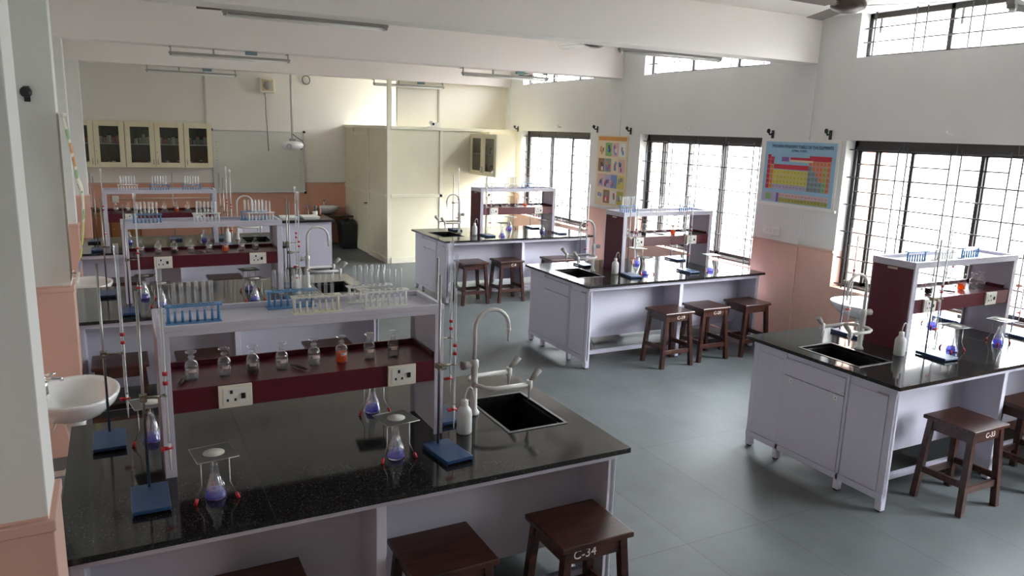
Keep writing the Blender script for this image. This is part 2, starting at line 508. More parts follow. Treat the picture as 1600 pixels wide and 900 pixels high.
# ---------------------------------------------------------------- windows
SASH = {2: (0, .27, .66, 1.36), 3: (0, .36, .91, 1.57), 4: (0, .87, 1.57)}


def window(n, a, b, left=False):
    w = thing('window_%d' % n, '', 'window', (XL, b, 0) if left else (XW, a, 0), PI if left else 0); del w['label'], w['category']; struct(w)
    L = b - a; x = .135; z0, z1 = SILL, LINT
    f = MB()
    f.box(x, x + .07, 0, L, z1 - .085, z1).box(x, x + .07, 0, L, z0, z0 + .045)
    f.box(x, x + .07, 0, .05, z0, z1).box(x, x + .07, L - .05, L, z0, z1)
    f.build('window_frame', FRAMEB, w, bevel=.003)
    cuts = list(SASH.get(n, (0, .6, 1.2, 1.8))) + [L]
    for k in range(len(cuts) - 1):      # sliding leaves on two tracks
        ya = max(.05, L - cuts[k + 1] - .012); yb = min(L - .05, L - cuts[k] + .012)
        xo = x + .012 + (.028 if k % 2 else 0)
        s = MB()
        s.box(xo, xo + .022, ya, ya + .035, z0 + .045, z1 - .085).box(xo, xo + .022, yb - .035, yb, z0 + .045, z1 - .085)
        s.box(xo, xo + .022, ya, yb, z0 + .045, z0 + .085).box(xo, xo + .022, ya, yb, z1 - .115, z1 - .085)
        so = s.build('sash', FRAMEB, w)
        MB().box(xo + .009, xo + .013, ya + .03, yb - .03, z0 + .08, z1 - .11).build('pane', PANE, so)
    g = MB(); gx = .055
    # grille: long bars every 285 mm, short ones between the pairs of uprights
    pairs = [L - (b - 4.892 if False else .0)]
    ups = [L - .10]
    for c in (.62, 1.16, 1.70, 2.24):
        if c < L - .05: ups += [L - c + .05, L - c - .05]
    for u in ups:
        g.tube([(gx, u, z0 - .005), (gx, u, z1 - .06)], .0075, 6)
    edges = [(L - .57, L - .10), (L - 1.11, L - .67), (L - 1.65, L - 1.21), (L - 2.19, L - 1.75)]
    for k in range(6):
        z = z0 + .04 + .2855 * k
        g.tube([(gx + .008, -.01, z), (gx + .008, L + .01, z)], .0075, 6)
        if k < 5:
            for (p, q) in edges:
                if q > 0: g.tube([(gx + .008, max(p, 0), z + .143), (gx + .008, q, z + .143)], .007, 6)
    for c in (.62, 1.16, 1.70):
        g.tube([(gx, L - c, z1 - .10), (gx, L - c, z1 + .0)], .006, 6)
    g.build('grille', GRILLE, w)
    box('sill', WALLW, -.0, x, 0, L, z0 - .001, z0 + .004, w)
    return w


def vent_window(n, a, b):
    w = thing('window_%d' % n, '', 'window', (XW, a, 0)); del w['label'], w['category']; struct(w)
    L = b - a; x = .135; z0, z1 = CLER if b < 15 else HIGH4, CEIL
    f = MB()
    f.box(x, x + .05, 0, L, z1 - .055, z1).box(x, x + .05, 0, L, z0, z0 + .03)
    for c in (0, L - .04, L - .90, L - 1.75):
        if c >= 0: f.box(x, x + .05, c, c + .045, z0, z1)
    f.build('window_frame', FRAMEB, w, bevel=.003)
    MB().box(x + .02, x + .025, .03, L - .03, z0 + .02, z1 - .04).build('pane', PANE, w)
    for c in (L - .16, L - 1.0, L - 1.85):
        MB().box(x - .02, x, c, c + .025, z1 - .2, z1 - .06).build('stay', GREYM, w)
    g = MB(); gx = .07
    for u in (L - .12, L - .56, L - .67, L - 1.10, L - 1.22, L - 1.66, L - 1.78, L - 2.2):
        g.tube([(gx, u, z0 - .005), (gx, u, z1 + .002)], .0075, 6)
    for z in (z0 + .15, z0 + .285):
        g.tube([(gx + .008, -.01, z), (gx + .008, L + .01, z)], .0075, 6)
    g.build('grille', GRILLE, w)


for i, (a, b) in enumerate(BAYS):
    window(i + 1, a, b)
for i, (a, b) in enumerate(BAYS):
    vent_window(i + 7, a, b)
for i, (a, b) in enumerate(ADDED_LBAYS):
    window(i + 20, a, b, True)  # added window, out of view, lets extra light onto the far end

# ---------------------------------------------------------------- partition, far corner
px0, py0 = 4.278, 12.94
pt = struct(thing('wall_partition', '', '', (0, 0, 0))); del pt['label'], pt['category']
MB().box(px0 + .01, XW, py0 + .01, py0 + .04, 0, 2.40).box(px0 + .01, px0 + .04, py0 + .04, YF, 0, 2.40).build('board_panel', PARTM, pt)
r_ = MB()
r_.box(px0, px0 + .07, py0, py0 + .06, 0, 2.44)
for x in (5.27, 6.25): r_.box(x, x + .055, py0 - .012, py0 + .01, .11, 2.38)
for z in (1.19,): r_.box(px0 + .07, XW, py0 - .012, py0 + .01, z, z + .055)
r_.box(px0 + .07, XW, py0 - .012, py0 + .05, 2.385, 2.44).box(px0 + .07, XW, py0 - .014, py0 + .01, 0, .11)
r_.box(px0 - .012, px0 + .05, py0 + .06, YF, 2.385, 2.44)
for ya, yb in ((py0 + .06, 14.05), (15.10, YF)):
    r_.box(px0 - .012, px0 + .01, ya, yb, 1.19, 1.245).box(px0 - .014, px0 + .01, ya, yb, 0, .10)
for y in (14.02, 15.05): r_.box(px0 - .014, px0 + .01, y, y + .055, 0, 2.385)
r_.build('rail', PARTR, pt, bevel=.003)
dr = struct(thing('door_1', '', '', (0, 0, 0))); del dr['label'], dr['category']
MB().box(px0 - .006, px0 + .008, 14.08, 15.045, .02, 2.31).build('door_leaf', PARTM, dr)
MB().box(px0 - .016, px0 - .004, 14.08, 15.045, 1.17, 1.22).box(px0 - .016, px0 - .004, 14.08, 15.045, .02, .13).box(px0 - .016, px0 - .004, 14.08, 15.045, 2.26, 2.31).build('door_rail', PARTR, dr, bevel=.002)
MB().tube([(px0 - .05, 14.14, .98), (px0 - .05, 14.24, .98)], .008, 8).box(px0 - .05, px0 - .004, 14.13, 14.15, .965, .995).build('door_handle', BRASSY, dr)

# far wall cupboards -------------------------------------------------


def jar(x, y, z, r, h, body, lid, k):
    pass


JARM = [mat('jar_white', (.72, .72, .70), .4), mat('jar_amber', (.14, .05, .02), .3), mat('jar_grey', (.35, .36, .34), .4), mat('jar_pink', (.6, .28, .24), .4), mat('jar_ivory', (.65, .62, .45), .4)]
LIDM = [BLACKP, mat('jar_lid_red', (.35, .03, .03), .4), mat('jar_lid_white', (.75, .75, .72), .4)]


def jar(px, py, pz, r, h, bm_, lm, label, group):
    t = tag(MB().lathe([(0, 0), (r, 0), (r, h * .7), (r * .65, h * .82), (r * .65, h * .86)], n=12).build('reagent_jar', bm_, loc=(px, py, pz)), label, 'jar', group)
    MB().lathe([(r * .72, h * .84), (r * .72, h), (0, h)], n=12).build('lid', lm, t)
    return t


def cupboard(x0, doors, hand, label, z0=1.557, z1=2.37, d=.33, where=''):
    w = .485
    x1 = x0 + w * doors
    t = thing('wall_cupboard', label, 'cupboard', (x0, YF - d, z0), 0, 'wall cupboards on the far wall')
    h = z1 - z0; L = x1 - x0
    MB().box(0, .018, 0.02, d, 0, h).box(L - .018, L, .02, d, 0, h).box(.018, L - .018, .02, d, h - .018, h).box(.018, L - .018, .02, d, 0, .018).build('carcass', CREAMC, t)
    box('back_panel', DARKIN, .018, L - .018, d - .008, d - .001, .018, h - .018, t)
    box('shelf', WHITEP, .018, L - .018, .06, d - .01, h * .50, h * .50 + .014, t)
    for k in range(doors):
        a, b = k * w + .003, (k + 1) * w - .003
        dm = MB().box(a, a + .085, 0, .018, 0, h).box(b - .085, b, 0, .018, 0, h).box(a + .085, b - .085, 0, .018, 0, .09).box(a + .085, b - .085, 0, .018, h - .09, h)
        dd = dm.build('door', CREAMC, t, bevel=.003)
        box('pane', PANED, a + .08, b - .08, .006, .010, .085, h - .085, dd)
        hx = (b - .035) if hand[k] == 'r' else (a + .035)
        MB().tube([(hx, -.001, .06), (hx, -.03, .06), (hx, -.03, .15), (hx, -.001, .15)], .005, 6).build('handle', STEEL, dd)
        if hand[k] == 'l' and doors == 2:
            MB().lathe([(.001, 0), (.009, 0), (.009, .006), (.001, .006)], n=10).build('lock', BRASSY, dd, loc=(hx - .01, -.003, .28)).rotation_euler = (PI / 2, 0, 0)
    for k in range(doors):
        for sh, zz in ((0, .0185), (1, h * .5 + .0145)):
            n = 5 if sh else 4
            for q in range(n):
                rr = random.uniform(.028, .038); hh = random.uniform(.09, .15) * (1.15 if sh else .85)
                xx = x0 + k * w + .11 + q * (.27 / (n - 1)); yy = YF - d + .10 + random.uniform(0, .10)
                jar(xx, yy, z0 + zz, rr, hh, random.choice(JARM), random.choice(LIDM),
                    ' '.join(('%s jar from left, %s shelf, %s' % (ORD[q], 'upper' if sh else 'lower', where % (('left' if k == 0 else 'right') + ' half of the' if doors == 2 else ''))).split()),
                    'jars in the wall cupboards')
    return t


cupboard(-.29 - .47, 2, 'rl', 'cream two-door glass cupboard farthest left on the far wall', where='%s leftmost cream wall cupboard')
cupboard(.215, 2, 'rl', 'cream two-door glass cupboard in the middle of the far wall row', where='%s middle cream wall cupboard')
cupboard(1.19, 1, 'l', 'narrow cream one-door glass cupboard next to the whiteboard', where='%s narrow wall cupboard beside whiteboard')

# cupboard hung at the partition, doors towards the aisle
t = thing('wall_cupboard', 'cream two-door glass cupboard hung against the partition near the windows', 'cupboard', (5.86, 11.83, 1.62))
h, L, d = .73, 1.08, .37
MB().box(.018, d, 0, .018, 0, h).box(.018, d, L - .018, L, 0, h).box(.018, d, .018, L - .018, h - .018, h).box(.018, d, .018, L - .018, 0, .018).box(d - .012, d, .018, L - .018, .018, h - .018).build('carcass', CREAMC, t)
box('shelf', WHITEP, .05, d - .014, .018, L - .018, h * .5, h * .5 + .014, t)
for k in (0, 1):
    a, b = k * L / 2 + .003, (k + 1) * L / 2 - .003
    dd = MB().box(0, .018, a, a + .09, 0, h).box(0, .018, b - .09, b, 0, h).box(0, .018, a + .09, b - .09, 0, .08).box(0, .018, a + .09, b - .09, h - .08, h).build('door', CREAMC, t, bevel=.003)
    box('pane', PANED, .006, .01, a + .085, b - .085, .075, h - .075, dd)
    hy = b - .035 if k == 0 else a + .035
    MB().tube([(-.001, hy, .06), (-.03, hy, .06), (-.03, hy, .15), (-.001, hy, .15)], .005, 6).build('handle', STEEL, dd)
for sh in (0, 1):
    for q in range(6):
        jar(5.86 + .17 + random.uniform(-.03, .05), 11.83 + .12 + q * .16, 1.62 + (.0185, h * .5 + .0145)[sh], .035, random.uniform(.1, .16), random.choice(JARM), random.choice(LIDM),
            '%s jar from near side, %s shelf of the cupboard by the partition' % (ORD[q], ('lower', 'upper')[sh]), 'jars in the cupboard by the partition')

# whiteboard
wb = thing('interactive_whiteboard', 'large grey-white interactive whiteboard with icon strips on the far wall', 'whiteboard', (1.705, YF, 1.055))
box('writing_surface', BOARDW, .02, 1.72, -.035, -.012, .02, 1.19, wb)
MB().box(0, 1.74, -.042, 0, 0, .022).box(0, 1.74, -.042, 0, 1.19, 1.21).box(0, .022, -.042, 0, .022, 1.19).box(1.718, 1.74, -.042, 0, .022, 1.19).build('frame', ALU, wb, bevel=.003)
for x in (0.0, 1.74):
    for z in (0.0, 1.21):
        MB().lathe([(.0, 0), (.026, 0), (.026, .03), (0, .03)], n=14).build('corner_cap', BLACKP, wb, loc=(x, -.02, z)).rotation_euler = (PI / 2, 0, 0)
ic = MB()
for x in (.075, 1.655):
    for k in range(16):
        z = .16 + k * .058
        ww = random.choice([.012, .018, .008]); ic.box(x - ww, x + ww, -.037, -.034, z, z + random.choice([.012, .02, .008]))
ic.build('icon_strip', GREYM, wb)

# loudspeaker, cable, coil, conduits
sp_ = thing('wall_speaker', 'square ivory wall speaker with a round grille high on the far wall', 'speaker', (2.61, YF, 2.995))
box('housing', CREAMP, 0, .28, -.12, 0, 0, .28, sp_, bevel=.012)
box('grille_plate', TAN, .035, .245, -.126, -.119, .035, .245, sp_, bevel=.004)
MB().lathe([(0, 0), (.075, 0), (.082, .004), (.075, .010), (.0, .010)], n=24).build('speaker_cone', GREYM, sp_, loc=(.14, -.125, .14)).rotation_euler = (PI / 2, 0, 0)
tag(MB().tube([(2.70, YF - .03, 2.995), (2.715, YF - .06, 2.9), (2.71, YF - .06, 2.6), (2.73, YF - .06, 2.30), (2.735, YF - .06, 2.1), (2.742, YF - .06, 1.88)], .006, 6).build('hanging_cable', BLACKP), 'thin dark cable hanging from the square speaker over the whiteboard', 'cable')
pts = [(3.51 + .075 * math.cos(a * .5) * (1 + .04 * math.sin(a)), YF - .02 - .001 * a, 3.28 - .085 * math.sin(a * .5)) for a in range(0, 38)]
tag(MB().tube(pts, .006, 6).build('cable_coil', BLACKP), 'coil of dark cable hanging high on the far wall', 'cable coil')
tag(MB().box(1.605, 1.635, YF - .022, YF, 2.37, 3.234 + .2).build('conduit', CONDUIT), 'vertical painted conduit above the wall cupboards on the far wall', 'conduit')
tag(MB().box(5.41, 5.435, 13.378, 13.40, 2.44, 3.15).build('conduit', CONDUIT), 'thin vertical conduit on the cream wall above the partition', 'conduit')
tag(MB().tube([(.02, YF - .02, .97), (1.68, YF - .02, .97)], .010, 8).build('wall_pipe', CREAMP), 'thin horizontal pipe on the peach wall behind the back left bench', 'pipe')
tag(MB().box(-.06, .05, YF - .03, YF, .90, 1.02).build('junction_box', WHITEP, bevel=.005), 'white box on the peach wall behind the back left bench', 'junction box')
# security camera + black bracket on the partition
cc = thing('security_camera', 'small white security camera on top of the cream partition', 'camera', (5.10, 12.93, 2.44))
MB().box(-.05, .06, 0, .04, 0, .012).tube([(0, .02, .01), (0, .0, .06)], .012, 8).build('mount', WHITEP, cc)
MB().tube([(0, .03, .075), (0, -.09, .055)], .038, 14).build('camera_body', WHITEP, cc)
MB().tube([(0, -.088, .0555), (0, -.096, .054)], .024, 14).build('lens', BLACKP, cc)
tag(box('junction_box', WHITEP, 5.19, 5.27, 12.93, 12.96, 2.441, 2.53, bevel=.004), 'white box beside the security camera on the partition top', 'junction box')

# projector
pj = thing('projector', 'white projector hanging from a long pole before the whiteboard', 'projector', (2.87, 14.0, 0))
MB().tube([(0, 0, 2.13), (0, 0, 3.69)], .022, 12).build('pole', CONDUIT, pj)
MB().lathe([(0, 0), (.07, 0), (.07, .01), (0, .01)], n=16).build('ceiling_plate', CONDUIT, pj, loc=(0, 0, 3.688))
MB().lathe([(.0, -.075), (.13, -.07), (.19, -.03), (.20, .02), (.17, .06), (.08, .08), (0, .085)], n=24, sy=.85).build('projector_body', WHITEP, pj, loc=(0, 0, 2.035))
MB().tube([(-.09, -.14, 2.03), (-.09, -.18, 2.03)], .045, 16).build('lens', STEEL, pj)
MB().tube([(.0, -.03, 2.24), (.06, -.05, 2.19), (.16, -.06, 2.13), (.19, -.06, 2.03), (.13, -.1, 1.97), (.10, -.17, 1.99)], .007, 6).build('cable', BLACKP, pj)
MB().box(-.05, .05, -.03, .03, 2.10, 2.16).build('mount', STEEL, pj)

# teacher's table at the back
tb = thing('teacher_table', 'lilac-white panelled table with a black granite top before the whiteboard', 'table', (1.70, 12.30, 0))
box('table_top', GRAN, 0, 1.47, 0, .78, .862, .90, tb, bevel=.003)
MB().box(.03, 1.43, .06, .085, .13, .86).build('front_panel', LILAC, tb)
MB().box(.03, .055, .085, .72, .06, .86).box(1.405, 1.43, .085, .72, .06, .86).build('side_panel', LILAC, tb)
for x in (.045, 1.415):
    for y in (.075, .705):
        box('leg', BLACKP, x - .014, x + .014, y - .014, y + .014, 0, .13 if y < .1 else .06, tb)
for i, (x, dx) in enumerate([(2.36, .25), (2.70, .28)]):
    tr = tag(MB().hexa([(-dx / 2 + .015, -.15, 0), (dx / 2 - .015, -.15, 0), (dx / 2 - .015, .15, 0), (-dx / 2 + .015, .15, 0)],
                       [(-dx / 2, -.165, .045), (dx / 2, -.165, .045), (dx / 2, .165, .045), (-dx / 2, .165, .045)]).build('tray', WHITEP, loc=(x + .12, 12.56, .9005), bevel=.006), ('left' if i == 0 else 'right') + ' of the two shallow white trays on the table before the whiteboard', 'tray', 'white trays')
for i, (x, y, h_, m1, l) in enumerate([(2.86, 12.92, .16, JARM[1], 'dark bottle with a purplish cap, leftmost on the table before the whiteboard'),
                                      (2.99, 12.90, .15, BLACKP, 'dark bottle with a wide white label on the table before the whiteboard'),
                                      (3.07, 12.97, .17, JARM[1], 'dark bottle with a reddish cap nearest the far washbasin')]):
    b_ = tag(MB().lathe([(0, 0), (.04, 0), (.042, .02), (.04, h_ * .6), (.018, h_ * .8), (.016, h_)], n=14).build('bottle', m1, loc=(x, y, .9005)), l, 'bottle', 'bottles on the table before the whiteboard')
    MB().lathe([(0.019, h_ * .93), (.019, h_ + .02), (0, h_ + .022)], n=12).build('cap', [mat('purple_cap', (.12, .08, .2)), BLACKP, REDP][i], b_)
    if i == 1: MB().lathe([(.0425, .02), (.0425, .085)], n=14).build('paper_label', WHITEP, b_)

# far corner: counter, wash basin, bin
ct = thing('counter', 'low black counter slab in the far corner under the washbasin', 'counter', (3.42, 15.05, 0))
box('counter_top', GRAN, 0, .84, 0, .65, .60, .635, ct, bevel=.003)
box('counter_panel', LILAC, .02, .05, .03, .62, 0, .60, ct)


def basin(name, label, loc, rz, s=1.0, tap=True, ped=True, ds=1.0, wall=None):
    """wall basin: local +Y is the wall, bowl projects to -Y, rim at z=0"""
    t = thing(name, label, 'wash basin', loc, rz)
    n = 36; rings = []
    wx, dy = .31 * s, .27 * s * ds; wall = wall or dy * 1.12

    def ring(fx, fy, z, off=0):
        pts = []
        for k in range(n):
            a = 2 * PI * k / n
            x = wx * fx * math.cos(a); y = dy * fy * math.sin(a)
            if y > 0: y = min(y * 1.35, dy * fy * 1.0)      # straighter towards the wall
            pts.append((x, y + off, z))
        return pts
    prof = [(.12, .12, -.155, .02), (.45, .45, -.15, .02), (.72, .72, -.115, .01), (.92, .92, -.06, 0), (1.0, 1.0, -.018, 0), (1.0, 1.0, -.003, 0), (.975, .975, 0, 0),
            (.90, .88, -.004, 0), (.84, .80, -.02, -.01), (.76, .70, -.06, -.015), (.55, .5, -.105, -.015), (.2, .2, -.12, -.015), (.06, .06, -.122, -.015)]
    m = MB(); vs = []
    for fx, fy, z, off in prof: vs += ring(fx, fy, z, off)
    fs = []
    for i in range(len(prof) - 1):
        for k in range(n):
            k2 = (k + 1) % n; fs.append((i * n + k, i * n + k2, (i + 1) * n + k2, (i + 1) * n + k))
    m.add(vs, fs, True)
    m.add(vs[:n], [tuple(range(n))]); m.add(vs[-n:], [tuple(range(n))])
    m.build('bowl', CERAM, t)
    m = MB().lathe([(.001, 0), (.012, 0), (.012, .004), (0.001, .004)], n=12); m.build('overflow_hole', BLACKP, t, loc=(0, dy * .70, -.045)).rotation_euler = (PI / 2 + .3, 0, 0)
    box('wall_ledge', CERAM, -.26 * s, .26 * s, dy * .70, wall, -.11, -.002, t, bevel=.015)
    if ped:
        MB().lathe([(.055, 0), (.06, -.04), (.05, -.09), (.045, -.16), (0.04, -.16)], n=18).build('trap_cover', CERAM, t, loc=(0, .02, -.14))
        MB().tube([(.0, .03, -.28), (.0, .03, -.45), (0, .10, -.5), (0, .3 * s, -.5)], .018, 10).build('waste_pipe', WHITEP, t)
        MB().tube([(.07, .1, -.14), (.09, .14, -.25), (.12, .2, -.3), (.12, .3 * s, -.27)], .006, 6).build('supply_hose', WHITEP, t)
    if tap:
        dy *= .78 if ds < 1 else 1
        f = MB().tube([(0, dy * .93, -.002), (0, dy * .93, .09)], [.024, .02], 14).tube([(0, dy * .93, .075), (0, dy * .70, .088), (0, dy * .42, .082), (0, dy * .40, .068)], [.014, .013, .012, .011], 10)
        f.build('tap', CHROME, t)
        MB().tube([(0, dy * .95, .09), (0, dy * .93, .108)], [.02, .018], 12).tube([(0, dy * .93, .108), (0, dy * .55, .118)], [.009, .006], 8).build('tap_lever', CHROME, t)
    return t


basin('wash_basin', 'white wall basin between the front and middle left benches', (-.275, 4.87, .85), PI / 2, 1.0, ds=.83, wall=.343)
basin('wash_basin', 'white wall basin between the middle and back left benches', (-.30, 8.27, .85), PI / 2, 1.0, ds=.83, wall=.318)
basin('wash_basin', 'white wall basin under the near window beside the front right bench', (6.53, 4.88, .85), -PI / 2, 1.0)
basin('wash_basin', 'white basin in the far corner beside the cream partition', (3.80, 15.40, .80), 0, .80, ped=False)
bn = thing('bin', 'black bin lined with a crumpled bag in the far corner', 'bin', (4.09, 14.93, 0))
MB().hexa([(-.13, -.15, 0), (.13, -.15, 0), (.13, .15, 0), (-.13, .15, 0)], [(-.155, -.18, .50), (.155, -.18, .50), (.155, .18, .50), (-.155, .18, .50)]).build('bin_body', BLACKP, bn, bevel=.015)
m = MB(); n = 28; vs = []
for j, (r, z) in enumerate([(1.03, .36), (1.06, .50), (1.0, .56), (.6, .54), (.2, .50)]):
    for k in range(n):
        a = 2 * PI * k / n; q = 1 + random.uniform(-.05, .05)
        ca, sa = math.cos(a), math.sin(a); sq = 1 / max(abs(ca), abs(sa)) ** .6
        vs.append((.15 * r * ca * sq * q, .175 * r * sa * sq * q, z + random.uniform(-.025, .025)))
fs = [(j * n + k, j * n + (k + 1) % n, (j + 1) * n + (k + 1) % n, (j + 1) * n + k) for j in range(4) for k in range(n)]
m.add(vs, fs, True).build('bin_bag', BAG, bn)
# brown cupboard behind the back left bench
bc = thing('floor_cupboard', 'low brown wooden cupboard against the far wall at the left', 'cupboard', (-.60, 15.30, 0))
box('carcass', WORNW, 0, .98, .02, .40, 0, .80, bc)
for a, b in ((.01, .485), (.495, .97)):
    dd = box('door', BROWNC, a, b, 0, .02, .05, .78, bc, bevel=.004)
    MB().lathe([(.001, 0), (.012, 0), (.012, .015), (.001, .018)], n=10).build('knob', BRASSY, dd, loc=((b - .04) if a < .1 else (a + .04), -.0, .45)).rotation_euler = (PI / 2, 0, 0)


# ---------------------------------------------------------------- ceiling fittings
def tube_light(loc, L, label):
    t = thing('tube_light', label, 'tube light', loc, 0, 'tube lights hung under the beams')
    for x in (0.02, L - .02):
        MB().box(x - .006, x + .006, -.02, .0, 0.0, .09).box(x - .012, x + .012, -.045, .0, -.012, .012).box(x - .006, x + .006, -.02, .10, .08, .0895).build('bracket', GREYM, t)
    MB().box(.0, L, -.045, -.0, .008, .030).build('channel', GREYM, t)
    MB().tube([(.03, -.022, -.008), (L - .03, -.022, -.008)], .013, 10).build('lamp_tube', WHITEP, t)
    for x in (.03, L - .03):
        box('lamp_holder', WHITEP, x - .008, x + .008, -.038, -.006, -.024, .01, t)
    MB().box(L * .35, L * .35 + .02, -.0, .02, .03, .0895).build('hanger', GREYM, t)
    box('ballast_box', GREENB, L * .62, L * .62 + .13, -.03, .02, .05, .0895, t, bevel=.004)
    return t


for (x, y, L, z, l) in [(.80, 6.325, 1.29, 3.208, 'tube light under the nearest visible beam at the upper left'),
                        (4.42, 6.325, 1.30, 3.208, 'tube light under the nearest visible beam before the high windows'),
                        (.64, 9.70, 1.34, 3.145, 'tube light under the middle beam on the left'),
                        (4.25, 9.70, 1.34, 3.145, 'tube light under the middle beam on the right'),
                        (.54, 13.33, 1.33, 3.145, 'tube light under the farthest beam above the wall cupboards'),
                        (4.15, 13.33, 1.34, 3.145, 'tube light under the farthest beam above the partition'),
                        (4.27, 2.56, 1.34, 3.145, 'tube light at the top right corner before the nearest high window')]:
    tube_light((x, y, z), L, l)


def fan(loc, rz, label):
    t = thing('ceiling_fan', label, 'ceiling fan', loc, rz, 'ceiling fans')
    MB().lathe([(0, -.045), (.06, -.045), (.115, -.02), (.125, .0), (.115, .03), (.06, .05), (0, .05)], n=28).build('motor', FANM, t)
    MB().tube([(0, 0, .05), (0, 0, CEIL - loc[2] - .002)], .012, 10).build('rod', GREYM, t)
    MB().lathe([(.012, .0), (.05, .02), (.055, .07), (.012, .07)], n=16).build('canopy', GREYM, t, loc=(0, 0, CEIL - loc[2] - .075))
    for k in range(3):
        a = 2 * PI * k / 3
        m = MB(); m.t = Matrix.Rotation(a, 4, 'Z') @ Matrix.Rotation(.14, 4, 'X')
        m.hexa([(.10, -.025, -.004), (.20, -.03, -.004), (.20, .03, -.004), (.10, .025, -.004)], [(.10, -.025, .0), (.20, -.03, .0), (.20, .03, .0), (.10, .025, .0)])
        m.hexa([(.18, -.06, -.004), (.62, -.065, -.004), (.62, .065, -.004), (.18, .06, -.004)], [(.18, -.06, -.001), (.62, -.065, -.001), (.62, .065, -.001), (.18, .06, -.001)])
        m.build('blade', FANM, t)


fan((4.79, 4.0, 3.375), 1.1, 'brown ceiling fan at the top edge by the nearest high window')
fan((1.39, 7.8, 3.45), .9, 'ceiling fan peeping below the first beam at the upper left')
fan((5.12, 7.8, 3.45), 1.7, 'ceiling fan peeping below the first beam in the middle')
fan((5.9, 10.9, 3.28), .1, 'ceiling fan beyond the middle beam near the windows')


# black curtain brackets on the walls
def bracket(x, y, z, side, label):
    t = thing('curtain_bracket', label, 'curtain bracket', (x, y, z), 0 if side < 0 else PI, 'black curtain brackets')
    MB().box(-.012, 0, -.018, .018, -.07, .03).build('back_plate', BLACKP, t, bevel=.004)
    MB().tube([(-.01, 0, -.01), (-.055, 0, -.02), (-.065, 0, .0)], .010, 8).build('arm', BLACKP, t)
    MB().lathe([(.0, -.016), (.022, -.012), (.028, 0), (.022, .012), (0, .016)], n=14).build('rod_cup', BLACKP, t, loc=(-.075, .0, .02)).rotation_euler = (PI / 2, 0, .3)


for (y, z, l) in [(5.73, 2.50, 'black curtain bracket above the right end of the periodic table chart'), (6.54, 2.49, 'black curtain bracket above the left end of the periodic table chart'),
                  (9.30, 2.49, 'black curtain bracket at the upper right of the picture poster'), (10.18, 2.505, 'black curtain bracket at the upper left of the picture poster'),
                  (12.86, 2.48, 'black curtain bracket left of the farthest window above the small cupboard')]:
    bracket(XW - .0005, y, z, -1, l)
bracket(-.2355, 2.56, 2.53, 1, 'black curtain bracket on the nearest left pillar') if False else None
t_ = bracket(XL + .0005, 6.95, 2.60, 1, 'x') if False else None
# bracket seen beside the nearest pillar stands on the face of the second pillar
t = thing('curtain_bracket', 'black curtain bracket on the second left pillar', 'curtain bracket', (-.47, 5.985, 2.55), PI / 2, 'black curtain brackets')
MB().box(-.012, 0, -.018, .018, -.05, .05).build('back_plate', BLACKP, t, bevel=.004).rotation_euler = (0, 0, PI)
MB().tube([(.01, 0, -.01), (.05, 0, -.02)], .012, 8).build('arm', BLACKP, t).rotation_euler = (0, 0, PI)
MB().lathe([(.0, -.02), (.03, -.014), (.036, 0), (.03, .014), (0, .02)], n=16).build('rod_cup', BLACKP, t, loc=(-.06, 0, .01)).rotation_euler = (0, PI / 2, 0)
for (y, l) in [(4.38, 'white wall hook above the nearest large window'), (7.93, 'white wall hook above the middle large window'), (11.31, 'white wall hook above the farthest large window')]:
    tag(MB().tube([(XW - .001, y, 2.51), (XW - .05, y, 2.50), (XW - .055, y + .03, 2.525), (XW - .03, y + .045, 2.54)], .009, 8).build('wall_hook', WHITEP), l, 'hook', 'white hooks above the windows')
# switch plates under the chart
sw = thing('switch_plate', 'white double switch plate on the wall below the periodic table chart', 'switch plate', (XW - .013, 6.27, 1.32))
box('plate', WHITEP, -.012, 0, 0, .26, 0, .10, sw, bevel=.003)
for k in range(4): box('switch', WHITEP, -.018, -.011, .02 + k * .058, .055 + k * .058, .03, .07, sw, bevel=.002)


# ---------------------------------------------------------------- posters
def flat_poster(name, label, y0, y1, z0, z1, cells, mats, base=0):
    """poster flat on the window wall; picture coordinates u (0..1 left to right as seen), v (0..1 up)"""
    t = thing(name, label, 'poster', (XW, (y0 + y1) / 2, z0))
    Wd, H = abs(y1 - y0), z1 - z0
    x = -.020
    P = lambda u, v, dx=0: (x - dx, Wd / 2 - u * Wd, v * H)
    m = MB(); m.mi = ci['cream' if base else 'white']
    m.box(x, -.001, -Wd / 2, Wd / 2, 0, H)
    lay = []
    for i, (u0, v0, u1, v1, mi) in enumerate(cells):
        m.mi = mi        # a print laid over another one sits a hair in front of it
        l_ = 1 + max([0] + [lay[j] for j, q in enumerate(cells[:i]) if q[0] < u1 and q[2] > u0 and q[1] < v1 and q[3] > v0])
        lay.append(l_); dx = .0005 * l_
        m.add([P(u0, v0, dx), P(u1, v0, dx), P(u1, v1, dx), P(u0, v1, dx)], [(0, 1, 2, 3)])
    m.build('sheet', mats, t, fix=False)
    return t, Wd, H


COLS = {k: mat('print_' + k, v, .55) for k, v in dict(sky=(.30, .52, .68), red=(.55, .03, .06), yellow=(.62, .55, .10), orange=(.62, .25, .05), green=(.22, .45, .16), grey=(.22, .28, .30), lilac=(.48, .40, .58), salmon=(.65, .22, .12), pink=(.66, .42, .42), olive=(.42, .40, .08), blue=(.14, .25, .55), navy=(.03, .05, .16), white=(.75, .75, .72), cream=(.72, .62, .42), brown=(.25, .13, .07), black=(.03, .03, .03), purple=(.25, .10, .32)).items()}
ck = list(COLS)
PM = [COLS[k] for k in ck]; ci = {k: i for i, k in enumerate(ck)}
